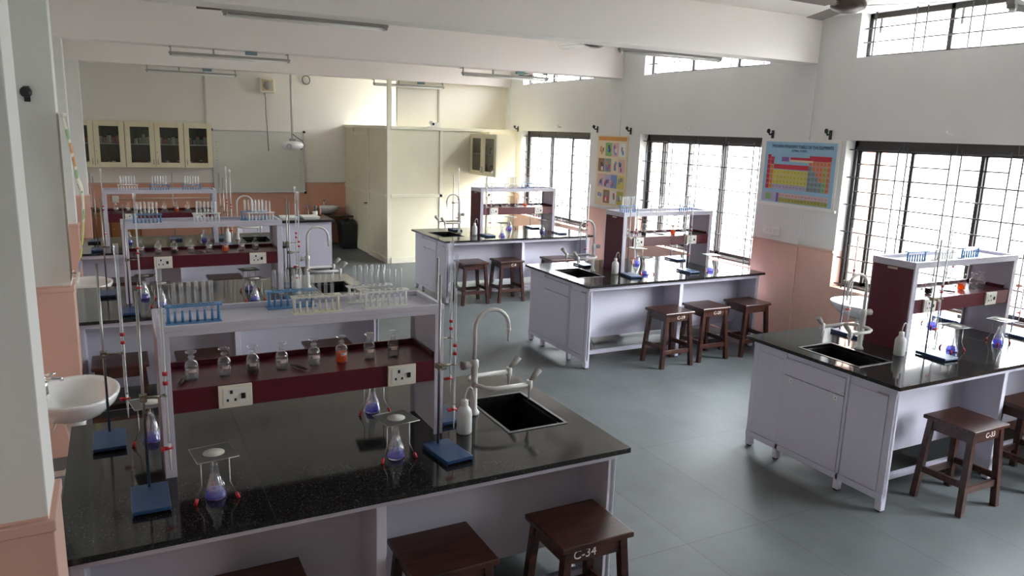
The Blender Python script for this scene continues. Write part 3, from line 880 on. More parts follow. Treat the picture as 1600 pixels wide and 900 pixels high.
# periodic table
tbl = {}
SY = 'H He Li Be B C N O F Ne Na Mg Al Si P S Cl Ar K Ca Sc Ti V Cr Mn Fe Co Ni Cu Zn Ga Ge As Se Br Kr Rb Sr Y Zr Nb Mo Tc Ru Rh Pd Ag Cd In Sn Sb Te I Xe Cs Ba La Hf Ta W Re Os Ir Pt Au Hg Tl Pb Bi Po At Rn Fr Ra Ac Rf Db Sg Bh Hs Mt Ds Rg Cn Nh Fl Mc Lv Ts Og'.split()
pos = [(0, 0), (17, 0)]
for r_i in (1, 2): pos += [(0, r_i), (1, r_i)] + [(c_, r_i) for c_ in range(12, 18)]
for r_i in (3, 4, 5, 6): pos += [(c_, r_i) for c_ in range(18)]
cells = [(.03, .02, .97, .98, ci['sky'])]
u0, v1, cw, chh = .075, .775, .047, .078
texts = []


def cell_color(c_, r_):
    if c_ == 0: return 'red' if c_ == 0 else ''
    if c_ == 1: return 'orange' if r_ > 1 else 'red'
    if c_ == 17: return 'red' if r_ == 0 else 'salmon'
    if r_ == 1 and c_ >= 12: return 'salmon'
    if 2 <= c_ <= 11: return ['yellow', 'yellow', 'yellow', 'lilac'][min(3, r_ - 3)] if r_ >= 3 else 'yellow'
    if c_ in (15, 16) and r_ < 5: return 'salmon' if c_ == 15 else 'olive'
    if c_ == 16: return 'green'
    if c_ - 12 < r_ - 1: return 'grey'
    return 'salmon'


for s_, (c_, r_) in zip(SY, pos):
    a = u0 + c_ * cw; b = v1 - r_ * chh
    cells.append((a, b - chh * .94, a + cw * .95, b, ci[cell_color(c_, r_)]))
    texts.append((s_, a + cw * .45, b - chh * .45))
# red group headings
cells.append((u0 + 2 * cw, v1 - 3 * chh + .012, u0 + 12 * cw, v1 - 3 * chh + .085, ci['red']))
cells.append((u0 + 12 * cw, v1 - chh + .002, u0 + 17 * cw, v1 - chh + .08, ci['red']))
cells.append((u0 + cw, v1 - chh + .002, u0 + 2 * cw, v1 - chh + .045, ci['red']))
cells.append((.27, v1 - .10, .37, v1 - .03, ci['purple'])); cells.append((.39, v1 - .07, .69, v1 - .03, ci['red'])); cells.append((.39, v1 - .10, .69, v1 - .07, ci['cream']))
for k in range(15):
    for q in range(2):
        a = .28 + k * .043; b = .175 - q * .075
        cells.append((a, b - .07, a + .041, b, ci[('pink', 'olive')[q]]))
        texts.append(('Ce Pr Nd Pm Sm Eu Gd Tb Dy Ho Er Tm Yb Lu La'.split()[k] if q == 0 else 'Th Pa U Np Pu Am Cm Bk Cf Es Fm Md No Lr Ac'.split()[k], a + .02, b - .035))
cells.append((.24, .03, .275, .175, ci['purple']))
cells.append((.05, .04, .22, .18, ci['lilac'])); cells.append((.09, .06, .17, .16, ci['green']))
pt_, Wd, H = flat_poster('periodic_table_chart', 'blue wall chart headed MODERN PERIODIC TABLE OF THE ELEMENTS between two windows', 6.640, 5.575, 1.690, 2.408, cells, PM)
rot = (PI / 2, 0, -PI / 2)
o = textmesh('MODERN PERIODIC TABLE OF THE ELEMENTS', .052, 'title_lettering', COLS['navy'], pt_); o.rotation_euler = rot; o.location = (-.0240, -.03, H * .905); o.scale = (.80, 1, 1)
o = textmesh('(LONG FORM)', .034, 'subtitle_lettering', COLS['navy'], pt_); o.rotation_euler = rot; o.location = (-.0240, .0, H * .845)
m = MB()
for s_, u, v in texts:
    tt = textmesh(s_, .022, 'x', None)
    me = tt.data; vs = [(-.0235, -(p.co.x) + Wd / 2 - u * Wd, p.co.y + v * H) for p in me.vertices if True]
    fs = [tuple(p.vertices) for p in me.polygons if abs(p.normal.z) > .9]
    m.add(vs, fs); bpy.data.objects.remove(tt); bpy.data.meshes.remove(me)
m.build('element_lettering', COLS['black'], pt_, fix=False)
MB().box(-.03, -.001, -Wd / 2 - .03, Wd / 2 + .03, -.03, 0).build('ledge', WHITEP, pt_, bevel=.003)
MB().box(-.022, -.001, -Wd / 2 - .02, Wd / 2 + .02, H, H + .02).build('top_rail', WHITEP, pt_, bevel=.003)

# poster of small pictures
random.seed(3)
cells = [(.03, .93, .97, .985, ci['orange'])]
pal = [('cream', 'green', 'pink', 'white'), ('brown', 'grey', 'cream', 'pink'), ('pink', 'lilac', 'blue', 'yellow'), ('cream', 'brown', 'white', 'olive')]
for r_i in range(4):
    for q in range(4):
        a = .06 + q * .225; b = .90 - r_i * .225
        cells.append((a, b - .19, a + .215, b, ci[pal[r_i][q]]))
        for k in range(4):
            ua = a + random.uniform(.01, .13); vb = b - random.uniform(.03, .12)
            cells.append((ua, vb - .055, ua + .055, vb, ci[random.choice(['navy', 'brown', 'white', 'red', 'purple', 'grey', 'blue', 'salmon', 'black'])]))
pq, Wd, H = flat_poster('picture_poster', 'tall poster of small coloured pictures under an orange heading strip', 10.13, 9.335, 1.325, 2.395, cells, PM, 1)
MB().box(-.03, -.001, -Wd / 2 - .02, Wd / 2 + .02, -.02, 0).build('ledge', WHITEP, pq, bevel=.003)
# poster on the side of the second pillar, bowing away from it
cp = thing('hanging_chart', 'curled chart hanging on the side of the second left pillar', 'poster', (-.285, 6.13, 1.30))
m = MB(); n = 14; vs = []
for k in range(n + 1):
    v = k / n; bow = .075 * math.sin(PI * v) * (1.0 if v < .6 else .75)
    for yy, ex in ((-.26, .0), (-.05, .012), (.13, .0)):
        vs.append((bow + ex * math.sin(PI * v) + .004, yy, v * 1.12))
fs = []
for k in range(n):
    for j in range(2): fs.append((k * 3 + j, k * 3 + j + 1, (k + 1) * 3 + j + 1, (k + 1) * 3 + j))
m.add(vs, fs, True); sh = m.build('sheet', PAPER, cp, fix=False)
sm_ = sh.modifiers.new('thick', 'SOLIDIFY'); sm_.thickness = .002
m = MB()
random.seed(5)
bowx = lambda v: .075 * math.sin(PI * v) * (1.0 if v < .6 else .75) + .0075
for k in range(11):
    va, vb = .06 + k * .08, .12 + k * .08
    for q, (ya, yb) in enumerate(((-.25, -.13), (-.11, .11))):
        m.mi = random.choice([ci['green'], ci['cream'], ci['red'], ci['orange'], ci['blue'], ci['yellow']])
        e = lambda yy: .012 * (yy + .26) / .21 if yy < -.05 else .012 * (.13 - yy) / .18
        m.add([(bowx(va) + e(ya), ya, va * 1.12), (bowx(va) + e(yb), yb, va * 1.12), (bowx(vb) + e(yb), yb, vb * 1.12), (bowx(vb) + e(ya), ya, vb * 1.12)], [(0, 1, 2, 3)])
m.build('printed_panels', PM, cp, fix=False)
MB().box(-.0, .018, -.27, .14, 1.115, 1.135).box(0, .018, -.27, .14, -.012, .006).build('rod', CREAMP, cp, bevel=.003)


# ---------------------------------------------------------------- benches
BL, BW = 2.445, 1.335


def bench(sg):
    """lab bench; local x runs inward from the sink end, times sg"""
    t = thing('lab_bench', '', 'lab bench', (0, 0, 0), 0, 'lab benches')
    X = lambda u: sg * u

    def B(m, u0, u1, y0, y1, z0, z1): return m.box(X(u0), X(u1), y0, y1, z0, z1)
    # worktop with the sink cut-out
    su0, su1, sv0, sv1 = .13, .46, .41, .92
    m = MB(); z0, z1 = .875, .90
    B(m, 0, BL, 0, sv0, z0, z1); B(m, 0, BL, sv1, BW, z0, z1); B(m, 0, su0, sv0, sv1, z0, z1); B(m, su1, BL, sv0, sv1, z0, z1)
    m.build('worktop', GRAN, t)
    m = MB(); B(m, 1.700, 1.703, .001, BW - .001, .8995, .9004); m.build('worktop_seam', SINKM, t)
    # sink: rim and basin
    s = MB(); B(s, su0, su0 + .012, sv0, sv1, .66, .878); B(s, su1 - .012, su1, sv0, sv1, .66, .878)
    B(s, su0 + .012, su1 - .012, sv0, sv0 + .012, .66, .878); B(s, su0 + .012, su1 - .012, sv1 - .012, sv1, .66, .878); B(s, su0, su1, sv0, sv1, .65, .66)
    so = s.build('sink', SINKM, t)
    r = MB(); B(r, su0 - .012, su0 + .004, sv0 - .012, sv1 + .012, .8995, .9035); B(r, su1 - .004, su1 + .012, sv0 - .012, sv1 + .012, .8995, .9035)
    B(r, su0 + .004, su1 - .004, sv0 - .012, sv0 + .004, .8995, .9035); B(r, su0 + .004, su1 - .004, sv1 - .004, sv1 + .012, .8995, .9035)
    r.build('sink_rim', mat('sink_rim_steel', (.07, .07, .07), .35), so)
    # lilac body
    f = MB(); e = .055
    B(f, e, e + .022, .05, BW - .05, .10, .86)                       # sink end panel
    B(f, e + .022, BL - .085, .33, .35, .25, .86); B(f, e + .022, BL - .085, BW - .35, BW - .33, .25, .86)   # long panels behind the knee spaces
    B(f, BL - .085, BL - .06, .10, BW - .10, .12, .86)               # other end panel
    B(f, 1.245, 1.27, .10, .33, .06, .86); B(f, 1.245, 1.27, BW - .33, BW - .10, .06, .86)   # dividers
    B(f, 1.245, 1.27, .35, BW - .35, .25, .86)
    f.build('body_panel', LILAC, t)
    a = MB(); B(a, .05, BL - .04, .045, .07, .832, .874); B(a, .05, BL - .04, BW - .07, BW - .045, .832, .874)
    B(a, .05, .075, .07, BW - .07, .832, .874); B(a, BL - .065, BL - .04, .07, BW - .07, .832, .874)
    a.build('apron_rail', LILAC, t, bevel=.002)
    for (ua, ub) in ((.078, 1.244), (1.271, BL - .086)):
        for (va, vb) in ((.24, .27), (BW - .27, BW - .24)):
            b = MB(); B(b, ua, ub, va, vb, .09, .13); b.build('bottom_rail', LILAC, t)
    for u in (.048, 1.237, BL - .085):
        for v in (.05, BW - .10):
            g = MB(); B(g, u, u + .045, v, v + .05, .012, .86); lo = g.build('leg', LILAC, t, bevel=.003)
            q = MB(); B(q, u + .008, u + .037, v + .01, v + .04, 0, .0125); q.build('foot_pad', BLACKP, lo)
    # end cabinet: stiles, door, drawer front, short legs
    st = MB()
    for v in (.40, .955): B(st, .042, .056, v, v + .022, .055, .86)
    for (v0, v1) in ((.10, .40), (.977, BW - .10)):
        B(st, .046, .056, v0 + .004, v1 - .004, .135, .80)
    B(st, .042, .056, .05, BW - .05, .085, .13)
    st.build('end_frame', LILAC, t, bevel=.0015)
    for v in (.39, .955):
        g = MB(); B(g, .045, .085, v, v + .045, .012, .10); lo = g.build('leg', LILAC, t, bevel=.003)
        q = MB(); B(q, .05, .08, v + .008, v + .037, 0, .0125); q.build('foot_pad', BLACKP, lo)
    d = MB(); B(d, .038, .0555, .425, .952, .135, .69); do = d.build('cabinet_door', LILAC, t, bevel=.002)
    for v in (.49, .885):
        k = MB(); B(k, .034, .0385, v - .017, v + .017, .645, .68); k.build('door_lock', WHITEP, do, bevel=.002)
        k = MB(); B(k, .031, .035, v - .004, v + .004, .658, .667); k.build('keyhole', BRASSY, do)
    d = MB(); B(d, .038, .0555, .425, .952, .696, .822); d.build('drawer_front', LILAC, t, bevel=.002)
    d = MB(); B(d, .040, .0465, .10, .18, .80, .812); tg = d.build('name_tag', GREYM, t)
    # waste pipe under the sink
    m = MB(); m.tube([(X(.30), .66 - .02 * 0, .655), (X(.30), .60, .5), (X(.30), .60, .28), (X(.42), .60, .22), (X(.5), .60, .02)], .02, 8).build('waste_pipe', WHITEP, t)
    return t


def bench_faucet(sg):
    t = thing('lab_faucet', '', 'faucet', (0, 0, 0), 0, 'swan-neck faucets on the lab benches')
    X = lambda u: sg * u
    fu, fv = .525, .72
    m = MB().lathe([(.0, .9002), (.032, .9002), (.032, .91), (.02, .93), (.0185, .93), (.0185, 1.16), (.023, 1.165), (.023, 1.2), (.013, 1.21)], (X(fu), fv, 0), n=16)
    m.build('column', FAUC, t); fo = t
    arc = [(X(fu), fv, 1.19), (X(fu), fv, 1.37)]
    for k in range(0, 13):
        a_ = PI - PI * k / 12
        arc.append((X(fu - .10 - .10 * math.cos(a_)), fv, 1.375 + .10 * math.sin(a_)))
    arc += [(X(fu - .20), fv, 1.36)]
    MB().tube(arc, .0105, 10).tube([(X(fu - .2), fv, 1.365), (X(fu - .2), fv, 1.35), (X(fu - .2), fv, 1.335), (X(fu - .2), fv, 1.29)], [.013, .013, .008, .005], 10).build('swan_neck', FAUC, fo)
    MB().tube([(X(fu + .015), fv, 1.18), (X(fu + .05), fv, 1.18), (X(fu + .075), fv, 1.18)], [.012, .022, .024], 12).build('main_knob', GREYM, fo)
    for sd in (-1, 1):
        arm = [(X(fu), fv, 1.075), (X(fu + .004), fv + sd * .05, 1.075), (X(fu - .02), fv + sd * .095, 1.073), (X(fu - .07), fv + sd * .118, 1.07), (X(fu - .26), fv + sd * .12, 1.07)]
        MB().tube(arm, .0125, 10).build('side_arm', FAUC, fo)
        e_ = (X(fu - .275), fv + sd * .12)
        MB().tube([(e_[0], e_[1], 1.095), (e_[0], e_[1], 1.05), (e_[0], e_[1], 1.04), (e_[0], e_[1], .985)], [.017, .017, .010, .005], 10).build('nozzle', FAUC, fo)
        MB().tube([(e_[0], e_[1], 1.085), (X(fu - .30), e_[1], 1.11), (X(fu - .335), e_[1], 1.15)], [.010, .016, .020], 10).build('valve_handle', GREYM, fo)
    return t


def reagent_rack(sg):
    t = thing('reagent_rack', '', 'reagent rack', (0, 0, 0), 0, 'reagent racks on the lab benches')
    RL, RD = 1.275, .355
    X = lambda u: sg * u

    def B(m, u0, u1, y0, y1, z0, z1): return m.box(X(u0), X(u1), y0, y1, z0, z1)
    for k, (a, b) in enumerate(((0, .022), (RL - .022, RL))):
        m = MB(); B(m, a + .001 * (k == 0), b - .001 * k, .012, RD - .012, 0, .624); sp = m.build('side_panel', LILAC, t)
        e0, e1 = a - .002 + (0 if k == 0 else -.02), b + .002 + (.02 if k == 0 else 0)
        for (v0, v1) in ((0, .012), (RD - .012, RD)):
            m = MB(); B(m, e0, e1, v0, v1, 0, .6245); m.build('front_edging', LILAC, sp, bevel=.002)
        m = MB(); uu = (-.003, .001) if k == 0 else (RL - .001, RL + .003)
        B(m, uu[0], uu[1], .012, RD - .012, .0, .62); fp = m.build('outer_face', BURG, sp)
    m = MB(); B(m, -.005, .001, .14, .22, .598, .613); m.build('name_plate', TAN, t)
    m = MB(); B(m, -.004, RL + .004, -.002, RD + .002, .625, .648); B(m, -.004, RL + .004, -.002, .018, .648, .672); B(m, -.004, RL + .004, RD - .018, RD + .002, .648, .672)
    B(m, -.004, .018, .018, RD - .018, .648, .672); B(m, RL - .018, RL + .004, .018, RD - .018, .648, .672)
    m.build('top_tray', LILAC, t, bevel=.002)
    m = MB(); B(m, .022, RL - .022, .004, RD - .006, .285, .39); B(m, .022, RL - .022, RD - .02, RD - .006, .39, .415)
    B(m, .022, .034, .06, RD - .02, .39, .415); B(m, RL - .034, RL - .022, .06, RD - .02, .39, .415)
    sf = m.build('bottle_shelf', BURG, t, bevel=.002)
    for u in (.165 + .05, .93 + .05):
        m = MB(); B(m, u - .07, u + .07, -.010, .0045, .287, .388); so = m.build('socket_plate', CREAMP, t, bevel=.003)
        m = MB(); B(m, u - .052, u + .052, -.013, -.0095, .300, .375); m.build('socket_face', WHITEP, so, bevel=.002)
        m = MB()
        xs = X(u) - .018
        for dx, dz, r in ((0, .022, .006), (-.016, -.014, .0045), (.016, -.014, .0045)):
            m.box(xs + dx - r, xs + dx + r, -.0138, -.0125, .337 + dz - r * 1.3, .337 + dz + r * 1.3)
        m.build('pin_holes', BLACKP, so)
        m = MB(); m.box(X(u) + .022, X(u) + .040, -.019, -.0125, .325, .35); m.build('switch', BLACKP, so, bevel=.002)
    m = MB(); m.tube([(X(RL / 2), .1, .285), (X(RL / 2), .1, .0)], .004, 6)
    return t


BEN = {1: bench(1), -1: bench(-1)}
FAU = {1: bench_faucet(1), -1: bench_faucet(-1)}
RAC = {1: reagent_rack(1), -1: reagent_rack(-1)}

# name, sign, x of sink end, y near
BENCHES = [('front left', -1, 2.174, 2.801), ('middle left', -1, 2.085, 6.36), ('back left', -1, 1.92, 9.691),
           ('front right', 1, 4.322, 2.878), ('middle right', 1, 4.181, 6.26), ('back right', 1, 3.976, 9.538)]
for nm, sg, bx, by in BENCHES:
    dup(BEN[sg], (bx, by, 0), 0, 'lilac lab bench with a black granite top and sink, the %s one of six' % nm)
    dup(FAU[sg], (bx, by, 0), 0, 'grey-white swan-neck faucet with two side nozzles beside the %s bench sink' % nm)
    dup(RAC[sg], (bx + sg * .785, by + .535, .9002), 0, 'lilac shelf frame with a burgundy bottle shelf on the %s bench' % nm)
for d_ in (BEN, RAC, FAU):
    for k in d_: drop(d_[k])


# ---------------------------------------------------------------- stools
def make_stool():
    t = thing('stool', '', 'stool', (0, 0, 0), 0, 'dark wooden stools at the benches')
    box('seat', STOOL, -.195, .195, -.18, .18, .572, .60, t, bevel=.006)
    for sx in (-1, 1):
        for sy in (-1, 1):
            MB().beam((sx * .195, sy * .165, 0), (sx * .15, sy * .14, .571), .042, .042).build('leg', STOOL, t, bevel=.003)
    m = MB()
    for sy in (-1, 1): m.box(-.15, .15, sy * .143 - .011, sy * .143 + .011, .50, .571)
    for sx in (-1, 1): m.box(sx * .153 - .011, sx * .153 + .011, -.14, .14, .50, .571)
    m.build('apron', STOOL, t, bevel=.002)
    for sy in (-1, 1): MB().box(-.175, .175, sy * .156 - .010, sy * .156 + .010, .15, .195).build('stretcher', STOOL, t, bevel=.002)
    for sx in (-1, 1): MB().box(sx * .182 - .010, sx * .182 + .010, -.155, .155, .19, .235).build('stretcher', STOOL, t, bevel=.002)
    return t


stool0 = make_stool()
for (x, y, rz, num, l) in [(1.85, 2.745, 0, 'C-34', 'dark wooden stool marked C-34 at the front left bench'),
                           (1.175, 2.80, 0, '', 'dark wooden stool left of C-34 at the front left bench'),
                           (.40, 2.82, 0, '', 'dark wooden stool cut by the bottom edge at the front left bench'),
                           (-.05, 6.30, 0, '', 'dark wooden stool behind the near left basin, leftmost at the middle left bench'),
                           (.53, 6.22, 0, '', 'dark wooden stool in the middle of the middle left bench'),
                           (1.52, 6.15, 0, '', 'dark wooden stool nearest the sink at the middle left bench'),
                           (.05, 9.60, 0, '', 'dark wooden stool at the left end of the back left bench'),
                           (1.10, 9.46, 0, '', 'dark wooden stool at the middle of the back left bench'),
                           (5.02, 2.84, 0, 'C-33', 'dark wooden stool marked C-33 at the front right bench'),
                           (5.83, 2.84, 0, '', 'dark wooden stool cut by the right edge at the front right bench'),
                           (5.19, 6.18, 0, 'C-19', 'dark wooden stool marked C-19 at the middle right bench'),
                           (5.73, 6.22, 0, 'C-20', 'dark wooden stool marked C-20 at the middle right bench'),
                           (6.325, 6.20, 0, '', 'dark wooden stool nearest the window wall at the middle right bench'),
                           (4.40, 9.58, 0, '', 'dark wooden stool at the left end of the back right bench'),
                           (4.96, 9.56, 0, 'C-8', 'dark wooden stool marked C-8 at the back right bench'),
                           (5.75, 9.48, 0, '', 'dark wooden stool partly hidden behind the middle right bench')]:
    s = dup(stool0, (x, y, 0), rz, l)
    if num:
        o = textmesh(num, .062 if num == 'C-34' else .052, 'number_lettering', CHALK, s)
        o.rotation_euler = (PI / 2, 0, .0); o.location = (-.06 if num == 'C-34' else .03, -.1553, .538)
drop(stool0)


# ---------------------------------------------------------------- glassware prototypes
def make_bottle(liq, full, lab=True, low=False):
    t = thing('reagent_bottle', '', 'reagent bottle')
    n = 20
    MB().lathe([(.0, .001), (.026, 0), (.0285, .003), (.0285, .066), (.024, .080), (.0125, .089), (.0115, .10), (.015, .105), (.013, .106)], n=n).build('glass_body', GLASS, t)
    MB().lathe([(0, .096), (.009, .096), (.011, .108), (.009, .115), (.0095, .121), (.023, .125), (.024, .130), (.017, .133), (0, .133)], n=n).build('stopper', GLASS, t)
    MB().lathe([(0, .004), (.0262, .004), (.0262, full), (0, full)], n=n).build('liquid', liq, t)
    if lab:
        m = MB(); vs = []
        for k in range(7):
            a = -PI / 2 - .55 + 1.1 * k / 6
            for z in (.040, .054): vs.append((.0289 * math.cos(a), .0289 * math.sin(a), z))
        m.add(vs, [(2 * k, 2 * k + 2, 2 * k + 3, 2 * k + 1) for k in range(6)], True).build('paper_label', LABELP, t, fix=False)
    return t


PB = {'clear': make_bottle(LIQC, .045), 'dark': make_bottle(LIQB, .042), 'orange': make_bottle(LIQO, .050)}


def make_tube():
    m = MB()
    prof = [(.0085, 0), (.0085, .118)] + [(.0085 * math.cos(a * PI / 12), .118 + .0085 * math.sin(a * PI / 12)) for a in range(1, 6)] + [(.0003, .1266)]
    return m.lathe(prof, n=12).build('test_tube', TUBEG)


tube0 = tag(make_tube(), '', 'test tube')


def make_rack(mt, mtop=None):
    """drying rack: base plate, six pegs, end posts, perforated top plate"""
    t = thing('test_tube_rack', '', 'test tube rack')
    L = .215
    MB().box(-L / 2 - .006, L / 2 + .006, -.033, .033, 0, .008).build('base', mt, t, bevel=.003)
    m = MB(); z0, z1 = .078, .085
    m.box(-L / 2 - .008, L / 2 + .008, -.026, -.011, z0, z1).box(-L / 2 - .008, L / 2 + .008, .011, .026, z0, z1)
    xs = [-L / 2 + .0325 + .030 * k for k in range(6)]
    e = [-L / 2 - .008] + xs + [L / 2 + .008]
    for k in range(7):
        a = e[k] + (.011 if k > 0 else 0); b = e[k + 1] - (.011 if k < 6 else 0)
        m.box(a, b, -.011, .011, z0, z1)
    m.build('top_plate', mt, t, bevel=.002)
    for x in (-L / 2 + .006, L / 2 - .006): MB().tube([(x, 0, .007), (x, 0, .079)], [.0075, .0065], 10).build('post', mt, t)
    for x in xs: MB().tube([(x, 0, .007), (x, 0, .060)], [.0065, .0045], 8).build('peg', mt, t)
    return t, xs


RK = {}
for k, mt in (('blue', BLUEP), ('white', WHITEP), ('cream', CREAMP)): RK[k], XS = make_rack(mt)


def rack_at(col, x, y, z, where, ntube=6, rz=0):
    dup(RK[col], (x, y, z), rz, '%s test tube rack on the shelf frame of the %s bench' % where, 'test tube racks on the shelf frames')
    idx = list(range(6))[:ntube]
    for q, k in enumerate(idx):
        dx = XS[k]
        p = (x + dx * math.cos(rz), y + dx * math.sin(rz), z + .0645 if False else z + .010)
        dup(tube0, (p[0], p[1], z + .062), rz, 'upturned test tube, %s from left in the %s rack, %s bench' % (ORD[q], where[0], where[1]), 'test tubes in racks', True)


def make_stand(rodh=.85):
    t = thing('retort_stand', '', 'retort stand')
    m = MB()
    m.box(-.07, .07, -.12, .12, .020, .024).box(-.07, -.066, -.12, .12, .0, .020).box(.066, .07, -.12, .12, .0, .020)
    m.box(-.066, .066, -.12, -.116, .008, .020)
    m.build('base_plate', BLUEM, t, bevel=.002)
    MB().tube([(0, .09, .02), (0, .09, rodh)], .006, 10).build('rod', STEEL, t)
    m = MB().box(-.014, .014, .074, .106, .40, .425).tube([(.0, .09, .412), (.06, .085, .412)], .005, 8).tube([(.06, .085, .412), (.085, .07, .412)], .004, 8).tube([(.06, .085, .412), (.085, .10, .412)], .004, 8)
    m.tube([(0, .07, .412), (0, .045, .412)], .005, 8).box(-.012, .012, .040, .046, .406, .418)
    m.build('clamp', BRASSY, t)
    return t


def make_burette():
    t = thing('burette', '', 'burette')
    MB().lathe([(.0065, .12), (.0075, .13), (.0075, .80), (.011, .81), (.011, .86)], n=10).build('glass_tube', TUBEG, t)
    MB().lathe([(.004, .13), (.0045, .14), (.0045, .70), (.0, .70)], n=8).build('scale_strip', BURET, t)
    MB().tube([(0, 0, .12), (0, 0, .085), (0, 0, .0)], [.006, .006, .002], 8).build('tip', WHITEP, t)
    MB().tube([(-.02, 0, .10), (.014, 0, .10)], [.009, .006], 8).box(-.032, -.018, -.010, .010, .094, .106).build('stopcock', REDP, t)
    MB().tube([(0, 0, .415), (0, 0, .43)], .0105, 8).build('rubber_ring', REDP, t)
    MB().tube([(0, 0, .375), (0, 0, .39)], .0105, 8).build('rubber_ring', REDP, t)
    return t


def make_tripod():
    t = thing('tripod', '', 'tripod')
    Rt = .062
    ring = [(Rt * math.cos(2 * PI * k / 20), Rt * math.sin(2 * PI * k / 20), .188) for k in range(21)]
    MB().tube(ring, .003, 6).build('ring', STEEL, t)
    for k in range(3):
        a = PI / 2 + 2 * PI * k / 3
        c, s_ = math.cos(a), math.sin(a)
        lo = MB().tube([(Rt * c, Rt * s_, .188), (Rt * c, Rt * s_, .07), (.092 * c, .092 * s_, .012)], .0028, 6).build('leg', STEEL, t)
        MB().tube([(.086 * c, .086 * s_, .024), (.096 * c, .096 * s_, .001)], [.0065, .0075], 8).build('rubber_foot', REDP, lo)
    return t


def make_gauze():
    t = thing('wire_gauze', '', 'wire gauze')
    MB().box(-.08, .08, -.08, .08, 0, .0015).build('mesh_sheet', GAUZE, t)
    m = MB().tube([(-.08, -.08, .001), (.08, -.08, .001), (.08, .08, .001), (-.08, .08, .001), (-.08, -.08, .001)], .0022, 6); m.build('edge_wire', STEEL, t)
    MB().lathe([(0, .001), (.042, .001), (.042, .0035), (0, .0035)], n=22).build('ceramic_disc', CERD, t)
    return t


def make_flask():
    t = thing('conical_flask', '', 'conical flask')
    MB().lathe([(0, 0), (.040, 0), (.043, .005), (.040, .018), (.016, .095), (.0115, .105), (.0115, .140), (.015, .146), (.0125, .146)], n=22).build('glass_body', GLASS, t)
    MB().lathe([(0, .003), (.038, .003), (.0395, .006), (.036, .020), (.030, .036), (0, .036)], n=22).build('liquid', BLUEL, t)
    # creased clear wrap clinging to the glass
    random.seed(11)
    m = MB(); n = 26; vs = []
    prof = [(.036, .040), (.0335, .048), (.030, .058), (.026, .070), (.019, .092), (.015, .11), (.013, .135)]
    for r, z in prof:
        for k in range(n):
            a = 2 * PI * k / n; q = r * (1.02 + (.10 if k % 2 else -.0) * random.random() + .05 * random.random())
            vs.append((q * math.cos(a), q * math.sin(a), z + random.uniform(-.003, .003)))
    fs = [(j * n + k, j * n + (k + 1) % n, (j + 1) * n + (k + 1) % n, (j + 1) * n + k) for j in range(len(prof) - 1) for k in range(n)]
    m.add(vs, fs).build('clear_wrap', WRAP, t)
    return t


def make_wash():
    t = thing('wash_bottle', '', 'wash bottle')
    MB().lathe([(0, 0), (.035, 0), (.039, .006), (.039, .105), (.036, .122), (.022, .140), (.015, .148), (.0145, .150)], n=24).build('bottle_body', MILKY, t)
    MB().lathe([(.0185, .146), (.0185, .172), (.014, .176), (0, .176)], n=18).build('cap', WHITEP, t)
    MB().tube([(0, 0, .174), (.004, 0, .205), (.016, 0, .235), (.030, 0, .240), (.042, 0, .228), (.050, 0, .190), (.055, 0, .165)], [.0042, .0042, .004, .0036, .0032, .0025, .0018], 8).build('nozzle_tube', MILKY, t)
    return t


def make_holder():
    m = MB().tube([(0, 0, .008), (.0, .05, .010), (0, .11, .009)], [.005, .008, .004], 8).tube([(.006, .0, .007), (.006, .04, .009)], [.003, .006], 6)
    return tag(m.build('test_tube_holder', WORNW), '', 'test tube holder')


ST, BU, TP, GZ, FL, WB_, HO = make_stand(), make_burette(), make_tripod(), make_gauze(), make_flask(), make_wash(), make_holder()

BT = .9003
for nm, sg, bx, by in BENCHES:
    W_ = 'on the %s bench' % nm
    X = lambda u: bx + sg * u
    # bottles on the burgundy shelf, always in the same left-to-right order
    offs = [.245, .379, .503, .634, .783, .918, 1.055, 1.174]
    xl = X(.785 + 1.275) if sg < 0 else X(.785)
    kinds = ['clear', 'clear', 'dark', 'clear', 'clear', 'orange', 'clear', 'clear']
    for q, (f_, kd) in enumerate(zip(offs, kinds)):
        desc = {'clear': 'stoppered glass bottle of clear liquid', 'dark': 'stoppered glass bottle of dark liquid', 'orange': 'stoppered glass bottle of orange liquid'}[kd]
        dup(PB[kd], (xl + f_ - .11 + random.uniform(-.004, .004), by + .668 + random.uniform(-.008, .008), .9002 + .3903), random.uniform(-.5, .5) * .4,
            '%s, %s from left on the %s bench shelf' % (desc, ORD[q], nm), 'reagent bottles on the burgundy shelves')
    for xx, l in ((.055, 'left of the first bottle'), (.60, 'between fourth and fifth bottles')):
        dup(HO, (xl + xx + .02, by + .60, .9002 + .3903), -.35 if xx < .1 else .5, 'dark wooden holder %s on the %s bench shelf' % (l, nm), 'test tube holders on the shelves', True)
    dup(WB_, (X(.678), by + .50, BT), .0, 'milky plastic wash bottle with a bent nozzle ' + W_, 'wash bottles')

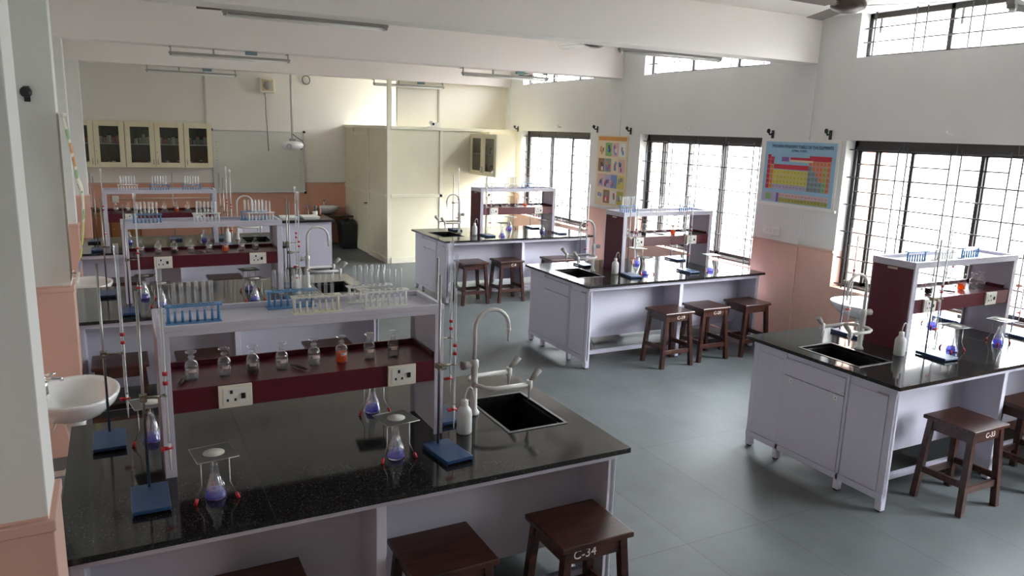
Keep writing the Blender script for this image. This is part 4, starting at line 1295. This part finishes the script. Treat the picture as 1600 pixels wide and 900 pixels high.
SHZ = .9002 + .6483
RACKS = [('blue', .268, 3.455, 'front left', 'leftmost', 6), ('blue', .715, 3.62, 'front left', 'behind the cream rack', 6), ('cream', .80, 3.465, 'front left', 'in front of the blue one', 6),
         ('white', 1.10, 3.615, 'front left', 'rear one at the right end', 6), ('white', 1.14, 3.475, 'front left', 'front one at the right end', 6),
         ('blue', .225, 7.03, 'middle left', 'leftmost', 6), ('white', .69, 7.03, 'middle left', 'in the middle', 6), ('blue', 1.10, 7.13, 'middle left', 'behind the white one at the right', 6), ('white', 1.14, 6.99, 'middle left', 'front one at the right end', 6),
         ('white', .14, 10.33, 'back left', 'leftmost', 6), ('blue', .49, 10.33, 'back left', 'in the middle', 6), ('blue', .86, 10.33, 'back left', 'rightmost', 6),
         ('blue', 5.27, 3.53, 'front right', 'leftmost', 0), ('white', 5.60, 3.53, 'front right', 'in the middle', 0), ('blue', 5.93, 3.53, 'front right', 'rightmost', 0),
         ('blue', 5.12, 6.95, 'middle right', 'leftmost', 6), ('white', 5.55, 6.95, 'middle right', 'in the middle', 6), ('blue', 5.97, 6.95, 'middle right', 'rightmost', 6),
         ('white', 5.00, 10.22, 'back right', 'leftmost', 6), ('white', 5.33, 10.22, 'back right', 'in the middle', 6), ('blue', 5.62, 10.22, 'back right', 'rightmost', 6)]
RN = {'leftmost': 'leftmost %s', 'behind the cream rack': 'rear %s', 'in front of the blue one': '%s', 'rear one at the right end': 'rear %s', 'front one at the right end': 'front right %s',
      'in the middle': 'middle %s', 'behind the white one at the right': 'rear right %s', 'rightmost': 'rightmost %s'}
for col, x, y, b, l, nt_ in RACKS:
    rack_at(col, x, y, SHZ, (RN[l] % col, b), nt_)

# retort stands: x, y of the rod, rotation, bench, place words, with burette?
STANDS = [(.045, 3.235, 0, 'front left', 'at the front left corner', 1), (-.10, 3.935, 0, 'front left', 'at the rear left corner', 1),
          (1.305, 3.18, .12, 'front left', 'in front of the right post', 1), (1.47, 3.62, .1, 'front left', 'behind the wash bottle', 1),
          (.045, 6.66, 0, 'middle left', 'at the front left', 1), (-.12, 7.40, 0, 'middle left', 'at the rear left', 0), (1.32, 6.68, .1, 'middle left', 'in front of the right post', 1), (1.41, 7.24, 0, 'middle left', 'behind the right post', 1),
          (-.22, 10.02, 0, 'back left', 'at the front left', 1), (-.27, 10.72, 0, 'back left', 'at the rear left', 0), (.66, 10.72, .0, 'back left', 'at the rear in the middle', 0), (1.19, 10.0, 0, 'back left', 'in front of the right post', 1), (1.22, 10.62, 0, 'back left', 'behind the right post', 1),
          (5.23, 3.33, -.05, 'front right', 'beside the burgundy end panel', 1), (5.15, 4.02, 0, 'front right', 'at the rear near the sink', 1), (6.47, 3.42, 0, 'front right', 'at the front right', 1), (6.45, 4.02, 0, 'front right', 'at the rear right', 1),
          (4.95, 6.66, -.1, 'middle right', 'beside the burgundy end panel', 1), (4.80, 7.40, 0, 'middle right', 'behind the faucet', 1), (5.75, 6.68, 0, 'middle right', 'in the front middle', 1), (6.18, 7.42, 0, 'middle right', 'at the rear right', 1),
          (4.80, 9.98, 0, 'back right', 'beside the burgundy end panel', 1), (4.58, 10.68, 0, 'back right', 'behind the faucet', 1), (6.02, 9.98, 0, 'back right', 'at the front right', 1), (5.93, 10.66, 0, 'back right', 'at the rear right', 1)]
for x, y, rz, b, l, bu in STANDS:
    c, s_ = math.cos(rz), math.sin(rz)
    dup(ST, (x + .09 * s_, y - .09 * c, BT), rz, 'blue-based retort stand %s of the %s bench' % (l, b), 'retort stands with blue bases')
    if bu:
        dup(BU, (x + .085 * c, y + .085 * s_, BT + .08), 0, 'red-tapped burette on the stand %s, %s bench' % (l, b), 'burettes clamped to the stands')
TRI = [(.285, 3.085, 'front left', 'front left', 1), (1.085, 3.16, 'front left', 'front right', 1), (1.16, 3.77, 'front left', 'rear right', 1), (.08, 3.80, 'front left', 'rear left', 1),
       (.17, 7.10, 'middle left', 'rear left', 1), (.285, 6.74, 'middle left', 'front left', 1), (1.02, 6.71, 'middle left', 'front right', 1), (1.04, 7.16, 'middle left', 'rear right', 1), 
       (.98, 10.42, 'back left', 'right', 1), (.12, 10.45, 'back left', 'left', 1),
       (6.07, 3.29, 'front right', 'front right', 1), (5.50, 3.30, 'front right', 'front left', 1), (6.10, 3.86, 'front right', 'rear right', 1), (5.60, 3.86, 'front right', 'rear left', 1),
       (6.05, 6.55, 'middle right', 'front right', 1), (5.17, 6.62, 'middle right', 'front left', 1), (5.50, 7.22, 'middle right', 'rear', 1),
       (5.02, 9.84, 'back right', 'front left', 1), (5.50, 10.55, 'back right', 'rear', 1), (5.82, 10.05, 'back right', 'front right', 1)]
for x, y, b, l, fl in TRI:
    dup(TP, (x, y, BT), 0, 'wire tripod with red feet at the %s of the %s bench' % (l, b), 'wire tripods')
    dup(GZ, (x, y, BT + .1915), random.uniform(-.2, .2), 'wire gauze with pale disc on the %s tripod, %s bench' % (l, b), 'wire gauzes on tripods')
    dup(FL, (x, y, BT), random.uniform(0, 6), 'conical flask with blue-violet contents under the %s tripod, %s bench' % (l, b), 'conical flasks under tripods')
for p in list(PB.values()) + [RK[k] for k in RK] + [ST, BU, TP, GZ, FL, WB_]: drop(p)
bpy.data.objects.remove(tube0); bpy.data.objects.remove(HO)
